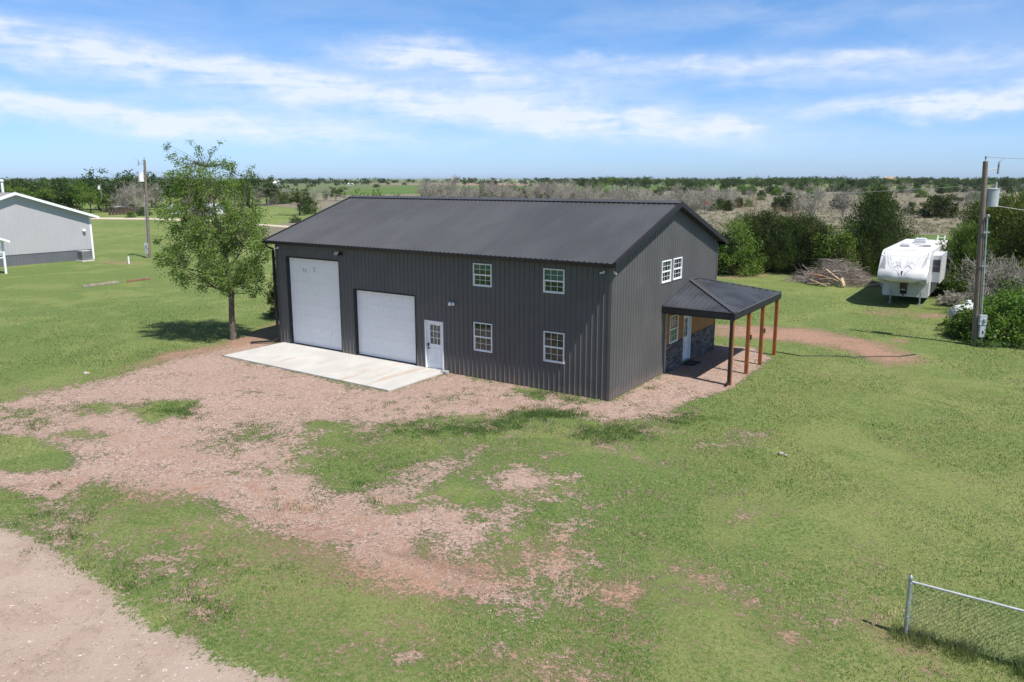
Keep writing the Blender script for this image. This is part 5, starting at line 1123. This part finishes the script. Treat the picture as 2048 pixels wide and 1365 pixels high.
# ------------------------------------------------------------------ brush pile, tank, odds and ends
rng = rseed(90); seg = []
for i in range(1500):
    a = rng.uniform(0, 2*math.pi); r = rng.uniform(0, 1)**.55; x = -.2+3.1*r*math.cos(a); y = 38.5+1.7*r*math.sin(a); hm = 1.95*(1-r**1.6)*(1 if x > -1.2 else .65); z = rng.uniform(.0, 1)**.6*hm+.05
    d = np.array([rng.normal(.4, .9), rng.normal(-.15, .5), rng.normal(-.05, .22)]); d /= np.linalg.norm(d); l = rng.uniform(.3, 1.5); p = np.array([x, y, z]); q = p+d*l; q[2] = max(q[2], .03); m = (p+q)/2+rng.normal(0, .05, 3)
    t = rng.choice([.006, .009, .013, .02, .032], p=[.35, .3, .2, .1, .05]); seg += [(p, m, t, t*.9), (m, q, t*.9, t*.6)]
V, F = tubes(seg, 4); tag(npmesh('brush_pile', V, F, twig_m), 'heap of cut grey brown branches between the hedge and the trailer', 'brush pile')
bd = [((-.9, 37.0, .75), (.6, 36.3, .45), .10, .06, 'long pale board leaning across the front of the brush pile'), ((-.5, 37.4, 1.15), (1.05, 36.5, .25), .12, .05, 'longest pale board sloping down to the right of the brush pile'), ((.85, 36.35, .70), (1.05, 36.3, .12), .42, .05, 'broad short pale board standing at the right of the brush pile front'),
      ((-1.6, 36.4, .10), (.1, 36.0, .22), .16, .05, 'pale board lying lowest at the front of the brush pile'), ((-1.4, 36.2, .45), (-.1, 35.9, .06), .10, .05, 'thin board crossing the lowest board of the brush pile'), ((-1.5, 36.9, .75), (-.4, 36.6, .7), .34, .05, 'brown wide board in the middle of the brush pile'), ((-.7, 36.4, .5), (.3, 36.2, .62), .12, .05, 'pinkish short board amid the brush pile'),
      ((1.9, 36.2, .05), (3.6, 36.0, .55), .08, .06, 'lone pole leaning toward the trailer from the brush pile')]
for i, (a, b, w, h, lb) in enumerate(bd): tag(MB().beam(a, b, w, h).build('wooden_board', lumber_m if i != 5 else pine_m), lb, 'board', 'boards on the brush pile')
tk = empty('propane_tank', (9.6, 24.1, 0), math.radians(62)); tag(tk, 'dull white propane tank half hidden by the bushes left of the pole', 'tank')
t_ = MB(); t_.tube([(-1.0+0*k, 0, .68) for k in (0,)]+[(-.93, 0, .68), (-.8, 0, .68), (-.6, 0, .68), (1.2, 0, .68), (1.4, 0, .68), (1.55, 0, .68), (1.6, 0, .68)], [.06, .28, .44, .5, .5, .44, .28, .05], 20); t_.build('tank_shell', M('dull_tank_paint', (.50, .52, .54), .6, 0, .15, 3), tk, smooth_=True)
t_ = MB(); t_.lathe([(.16, 0), (.17, .12), (.14, .22), (.05, .24)], (.3, 0, 1.15), 14); t_.build('dome_cover', white_m, tk, smooth_=True)
for x in (-.4, 1.0): m = MB(); m.box(x-.06, x+.06, -.35, -.22, 0, .4); m.box(x-.06, x+.06, .22, .35, 0, .4); m.box(x-.06, x+.06, -.35, .35, .18, .26); m.build('foot', M('foot_grey', (.3, .3, .3), .8), tk)
def rock(x, y, s, seed, label):
    rg_ = rseed(seed); p = gp(x, y); m = MB(); m.lathe([(.6*s, -.2*s), (1.0*s, .1*s), (.85*s, .45*s), (.4*s, .62*s), (.05*s, .66*s)], (0, 0, 0), 9); m.v = [(a*(1+rg_.normal(0, .13)), b*(.75+rg_.normal(0, .1)), c*(1+rg_.normal(0, .12))) for a, b, c in m.v]
    o = m.build('rock', rock_m); o.location = (p[0], p[1], 0); tag(o, label, 'rock')
rock(1562, 908, .085, 1, 'small pale stone lying in the open lawn at the right'); rock(1572, 911, .055, 2, 'smaller stone touching the pale stone in the open lawn'); rock(172, 748, .14, 3, 'reddish stone at the edge of the left lawn')
hz = MB(); hp = [gp(*q) for q in ((1545, 704), (1600, 713), (1670, 713), (1700, 716), (1750, 714), (1800, 714), (1832, 710))]; hz.tube([(p[0], p[1], .03) for p in hp], .02, 5); tag(hz.build('cable', black_m), 'dark cable lying across the bare red soil path', 'cable')
fg = MB(); p = gp(1410, 452); fg.tube([(p[0], p[1], 0), (p[0], p[1], 3.9)], .03, 6)
e = empty('marker_post', (0, 0, 0)); tag(e, 'thin post with a red and white marker showing beyond the right roof slope', 'marker'); o_ = fg.build('pole', galv_m, e)
m = MB(); m.tube([(p[0]-.02, p[1]-.05, 3.75), (p[0]+.35, p[1]-.1, 4.0), (p[0]+.4, p[1]-.1, 3.65)], .09, 6); m.build('marker_sleeve', M('marker_red', (.6, .05, .05), .5), e)
bf = empty('board_fence', (0, 0, 0)); tag(bf, 'weathered dark board fence beneath the trees across the road', 'fence'); P_, Q_ = gp(218, 431), gp(292, 427); m = MB(); n = 60
for i in range(n):
    if i % 11 in (4, 9): continue
    a = P_+(Q_-P_)*i/n; b = P_+(Q_-P_)*(i+.7)/n; hh = 1.35+.35*math.sin(i*2.1); m.prism([(a[0], a[1], 0), (b[0], b[1], 0), (b[0], b[1], hh), (a[0], a[1], hh)], (.05, -.1, 0))
m.build('fence_boards', M('dark_boards', (.085, .055, .042), .9, bmp=.2), bf)
def house(x, base, w, h, d, wall, roofm, label, rz=0.0, cat='house'):
    p = gp(x, base); D = dist(p); W_, H_ = w*D/F_PX, h*D/F_PX; e = empty('farm_building', (p[0], p[1], 0), YAW*-1+rz); tag(e, label, cat, None)
    m = MB(); m.box(-W_/2, W_/2, 0, d, 0, H_*.62); m.prism([(-W_/2, 0, H_*.62), (-W_/2, d, H_*.62), (-W_/2, d/2, H_*.95)], (W_, 0, 0)); m.build('wall', wall, e)
    m = MB()
    for s in (0, 1): yy = -.4 if s == 0 else d+.4; m.prism([(-W_/2-.4, yy, H_*.60), (-W_/2-.4, d/2, H_*1.0), (-W_/2-.4, d/2, H_*.95), (-W_/2-.4, yy, H_*.55)], (W_+.8, 0, 0))
    m.build('roof', roofm, e); m = MB(); 
    for k in range(2): m.box(-W_*.3+k*W_*.4, -W_*.3+k*W_*.4+W_*.12, -.06, 0, H_*.2, H_*.45)
    m.build('window', dark_m, e)
hw_ = M('house_white', (.75, .74, .72), .7); hr = M('roof_grey', (.38, .38, .38), .7); ht = M('house_tan', (.42, .30, .19), .7)
house(1784, 371, 26, 17, 9, ht, M('roof_tan', (.40, .30, .22), .8), 'tan farm building rising above the trees on the right horizon')
for x, b, w, h, lb in ((905, 361, 18, 5, 'white farm building below the clump of trees on the central horizon'), (940, 361, 14, 4.5, 'second white building right of the horizon tree clump'), (990, 366, 20, 6, 'long white barn right of centre on the horizon'), (858, 367, 14, 5, 'pale barn by the brown ploughed strip'), (1045, 364, 24, 4, 'low grey barn beyond the roof ridge'), (548, 374, 12, 12, 'white roof showing between the tall trees left of the roof'), (1240, 360, 12, 4, 'tiny white building above the right end of the ridge'), (700, 371, 10, 4, 'tiny pale building at the far left fields')): house(x, b, w, h, 14, hw_, hr if w > 12 else hw_, lb)
house(402, 432, 40, 24, 8, hw_, M('pale_roof', (.6, .6, .6), .6), 'white cabin glimpsed through the leafy tree', 0, 'cabin'); house(348, 428, 22, 18, 7, hw_, hr, 'white outbuilding behind the left edge of the leafy tree', 0, 'outbuilding'); house(243, 426, 16, 20, 5, M('shack_brown', (.14, .085, .06), .9), hr, 'dark brown shack behind the board fence', 0, 'shack')

# ------------------------------------------------------------------ chain link fence
fc = empty('chain_link_fence', (11.05, -10.1, 0)); tag(fc, 'grey chain link fence with top rail in the lower right corner', 'fence')
m = MB(); m.tube([(0, 0, -.1), (.0, 0, 1.08)], .036, 12); m.lathe([(.04, 0), (.044, .03), (.03, .06), (.008, .085)], (0, 0, 1.07), 12); po = m.build('post', galv_m, fc, smooth_=True)
for x in (3.0, 6.0, 9.0): MB().tube([(x, 0, -.1), (x, 0, 1.03)], .028, 10).build('post', galv_m, fc, smooth_=True)
for z in (.35, .62, 1.0): m = MB(); m.lathe([(.040, -.012), (.040, .012)], (0, 0, z), 12); m.box(.035, .075, -.006, .006, z-.012, z+.012); m.build('tension_band', galv_m, fc)
MB().tube([(.03, 0, 1.03), (9.2, 0, 1.03)], .021, 10).build('top_rail', M('rail_steel', (.55, .56, .57), .4, .4, .1, 8), fc, smooth_=True)
MB().box(.066, .074, -.008, .008, .06, 1.02).build('tension_bar', galv_m, fc)
seg = []; sp = .085; zt, zb = 1.015, .06; Hh = zt-zb
for k in range(-14, 112):
    for sg in (1, -1):
        x0 = .07+k*sp*1.0; x1 = x0+sg*Hh; a, b = (x0, zb), (x1, zt); lo = .07; hi = 9.2
        def cl(p, q):
            (ax, az_), (bx, bz) = p, q
            if ax < lo: 
                if bx <= lo: return None
                az_ += (bz-az_)*(lo-ax)/(bx-ax); ax = lo
            return (ax, az_), (bx, bz)
        r = cl(a, b) if a[0] <= b[0] else cl(b, a)
        if not r or max(r[0][0], r[1][0]) > hi: continue
        seg.append((np.array([r[0][0], .002*sg, r[0][1]]), np.array([r[1][0], .002*sg, r[1][1]]), .0032, .0032))
V, F = tubes(seg, 3); npmesh('wire_mesh', V, F, M('mesh_wire', (.13, .14, .13), .5, .3), fc)

# ------------------------------------------------------------------ ground cover
def blades(rng, X, Y, h, w, lean=.5):
    n = len(X); a = rng.uniform(0, 2*math.pi, n); dx, dy = np.cos(a), np.sin(a); la = rng.uniform(0, 2*math.pi, n); l = h*lean*rng.uniform(.2, 1, n)
    z0 = np.zeros(n)-.015; V = np.stack([np.stack([X-dx*w, Y-dy*w, z0], 1), np.stack([X+dx*w, Y+dy*w, z0], 1), np.stack([X+l*np.cos(la), Y+l*np.sin(la), h], 1)], 1).reshape(-1, 3)
    return V, np.arange(3*n).reshape(-1, 3)
def fan(rng, n, rmin, rmax, pw):
    u = rng.rand(n); r = (rmin**(pw)+(rmax**pw-rmin**pw)*u)**(1/pw); a = YAW+rng.uniform(-.68, .68, n); return CAM[0]+r*np.sin(a), CAM[1]+r*np.cos(a), r
def masks(X, Y): return [paint(X, Y, q) for q in (GRAVEL, SOIL, LUSH, ROAD)]
def vnoise(X, Y, s, seed):
    T = rseed(seed).rand(64, 64); x, y = X*s, Y*s; i, j = np.floor(x).astype(int), np.floor(y).astype(int); fx_, fy_ = x-i, y-j; fx_ = fx_*fx_*(3-2*fx_); fy_ = fy_*fy_*(3-2*fy_); g = lambda a, b: T[a % 64, b % 64]
    return (g(i, j)*(1-fx_)+g(i+1, j)*fx_)*(1-fy_)+(g(i, j+1)*(1-fx_)+g(i+1, j+1)*fx_)*fy_
def inside_house(X, Y): return ((X > -18.4) & (X < .1) & (Y > -.04) & (Y < 11.1)) | ((X > -18.1) & (X < -7.5) & (Y > -3.6) & (Y < .1))
rng = rseed(200); X, Y, r = fan(rng, 330000, 9, 60, .9); g_, s_, l_, ro_ = masks(X, Y); nzv = rng.rand(len(X))
ok = ((g_ < .30+.3*nzv**2) & (s_ < .35+.3*nzv**2) & (ro_ < .35)) & ~inside_house(X, Y)
X, Y, r, l_ = X[ok], Y[ok], r[ok], l_[ok]; d_ = paint(X, Y, DRY); clump = .5+.5*np.sin(X*2.1+np.sin(Y*1.7)*2)*np.sin(Y*2.4+np.sin(X*1.3)*2)
hh = (.022+.020*clump+.035*l_)*rng.uniform(.5, 1.4, len(X)); V, F = blades(rng, X, Y, hh, .004+.00028*r, 1.0)
m_, t_, b_ = NT('lawn_blade'); cr = node(t_, 'ShaderNodeValToRGB'); t_.links.new(attr(t_, 'shade').outputs['Fac'], cr.inputs[0]); e_ = cr.color_ramp.elements; e_[0].color = (.055, .120, .030, 1); e_[1].color = (.38, .32, .18, 1)
for p, c in ((.35, (.098, .168, .048, 1)), (.6, (.168, .225, .078, 1)), (.82, (.27, .27, .13, 1))): e_.new(p).color = c
t_.links.new(cr.outputs[0], b_.inputs['Base Color']); b_.inputs['Roughness'].default_value = .7; b_.inputs['Specular IOR Level'].default_value = .2
keepb = rng.rand(len(X)) < np.clip((60-r)/28, 0, 1); shd_ = .30+.42*d_-.30*l_+.75*(vnoise(X, Y, .30, 1)-.5)+.60*(vnoise(X, Y, 1.3, 2)-.5)+.6*(vnoise(X, Y, 5, 3)-.5)+rng.normal(0, .2, len(X))+.14
V = V.reshape(-1, 3, 3)[keepb].reshape(-1, 3); F = np.arange(len(V)).reshape(-1, 3)
tag(npmesh('grass', V, F, m_, None, np.clip(shd_, 0, 1)[keepb]), 'short mown grass blades covering the lawn', 'grass', kind='stuff')
# weeds growing through the gravel along the walls and among the patches
pts = []
for cx, cy, rx, ry, n in ((640, 850, 34, 6, 60), (905, 858, 90, 8, 90), (1090, 828, 65, 8, 150), (1225, 866, 60, 12, 130), (1075, 788, 50, 5, 40), (1135, 803, 30, 4, 14), (350, 818, 40, 10, 50), (200, 815, 60, 12, 40), (700, 870, 80, 14, 50), (1350, 838, 60, 10, 60), (1000, 850, 50, 10, 60), (540, 870, 80, 22, 40), (150, 1060, 100, 40, 30), (300, 1120, 130, 34, 34), (1290, 775, 60, 6, 8), (820, 830, 60, 18, 40), (905, 790, 50, 16, 14), (60, 850, 60, 20, 25), (400, 1180, 110, 34, 26), (800, 975, 90, 34, 40), (600, 1010, 70, 18, 12)):
    for k in range(n): pts.append(gp(cx+rng.normal(0, rx*.75), cy+rng.normal(0, ry*.85))[:2])
pts = np.array(pts); rep = 30; X = np.repeat(pts[:, 0], rep)+rng.normal(0, .11, len(pts)*rep); Y = np.repeat(pts[:, 1], rep)+rng.normal(0, .11, len(pts)*rep); k = ~inside_house(X, Y); X, Y = X[k], Y[k]
V, F = blades(rng, X, Y, rng.uniform(.02, .065, len(X)), .010, 1.3); tag(npmesh('weeds', V, F, L_weed, None, rng.rand(len(X))), 'dark green weed clumps at the edge of the gravel', 'weeds', kind='stuff')
X = rng.uniform(10.8, 17, 9000); X = X[vnoise(X, X*0, 3.1, 9) > rng.uniform(0, .45, 9000)]; n = len(X); Y = -10.1+rng.normal(0, .17, n); V, F = blades(rng, X, Y, rng.uniform(.05, .24, n)*(.55+.5*vnoise(X, Y, 2.3, 8)), .006, .9)
tag(npmesh('tall_grass', V, F, leafmat('tall_grass_blade', (.09, .125, .035), (.24, .26, .10), .35), None, rng.rand(n)), 'taller unmown grass along the foot of the chain link fence', 'grass', kind='stuff')
# loose stones
rng = rseed(300); X, Y, r = fan(rng, 150000, 8, 50, .9); g_, s_, l_, ro_ = masks(X, Y); q = rng.rand(len(X)); ok = (((g_ > .62) & (q > .15)) | ((g_ > .38) & (q > .7)) | ((ro_ > .6) & (q > .90)) | ((s_ > .6) & (q > .9))) & ~inside_house(X, Y); X, Y, r = X[ok], Y[ok], r[ok]; n = len(X)
s = (.006+.00034*r)*rng.uniform(.5, 1.5, n); base = np.array([(1, 0, 0), (0, 1, 0), (-1, 0, 0), (0, -1, 0), (.1, .05, .75)], float); a = rng.uniform(0, 6.28, n); sx_ = rng.uniform(.7, 1.4, n)
bx = base[None, :, 0]*sx_[:, None]*s[:, None]; by = base[None, :, 1]*s[:, None]; bz = base[None, :, 2]*s[:, None]
V = np.stack([X[:, None]+bx*np.cos(a)[:, None]-by*np.sin(a)[:, None], Y[:, None]+bx*np.sin(a)[:, None]+by*np.cos(a)[:, None], bz-.008], 2).reshape(-1, 3)
F = (np.array([(0, 1, 4), (1, 2, 4), (2, 3, 4), (3, 0, 4)])[None]+(np.arange(n)*5)[:, None, None]).reshape(-1, 3)
m_, t_, b_ = NT('gravel_stones'); cr = node(t_, 'ShaderNodeValToRGB'); t_.links.new(attr(t_, 'shade').outputs['Fac'], cr.inputs[0]); e_ = cr.color_ramp.elements; e_[0].color = (.20, .13, .10, 1); e_[1].color = (.60, .53, .47, 1)
for p, c in ((.35, (.33, .23, .18, 1)), (.7, (.42, .315, .255, 1)), (.9, (.47, .37, .31, 1))): e_.new(p).color = c
t_.links.new(cr.outputs[0], b_.inputs['Base Color']); b_.inputs['Roughness'].default_value = .9
tag(npmesh('gravel', V, F, m_, None, np.repeat(rng.rand(n), 4)), 'loose pinkish gravel stones of the yard', 'gravel', kind='stuff')

rng = rseed(400); q = [gp(rng.uniform(1000, 2100), rng.uniform(383, 470)) for _ in range(2600)]; q = [p for p in q if p[1] > 48]; cen = np.array([(p[0], p[1], .18) for p in q]); V, F, sh = leaves(rng, cen, .55, 22, .20, .3, .35, None, .2); V[:, 2] = np.maximum(V[:, 2], 0)
tag(npmesh('pasture_tufts', V, F, leafmat('dry_tuft', (.17, .15, .10), (.30, .27, .20), .2), None, sh), 'dry tufts and low weeds strewn over the tan pasture', 'dry grass', kind='stuff')

# thin summer haze over the plain
m_, t_, b_ = NT('haze'); t_.nodes.remove(b_); pv_ = node(t_, 'ShaderNodeVolumePrincipled'); pv_.inputs['Color'].default_value = (.80, .88, 1.0, 1); pv_.inputs['Density'].default_value = .00006; pv_.inputs['Anisotropy'].default_value = .3
t_.links.new(pv_.outputs[0], t_.nodes['Material Output'].inputs['Volume']); tag(MB().box(-9500, 9500, -9500, 9500, -1.2, 14).build('haze', m_), 'thin pale haze lying over the far plain', 'haze', kind='stuff')
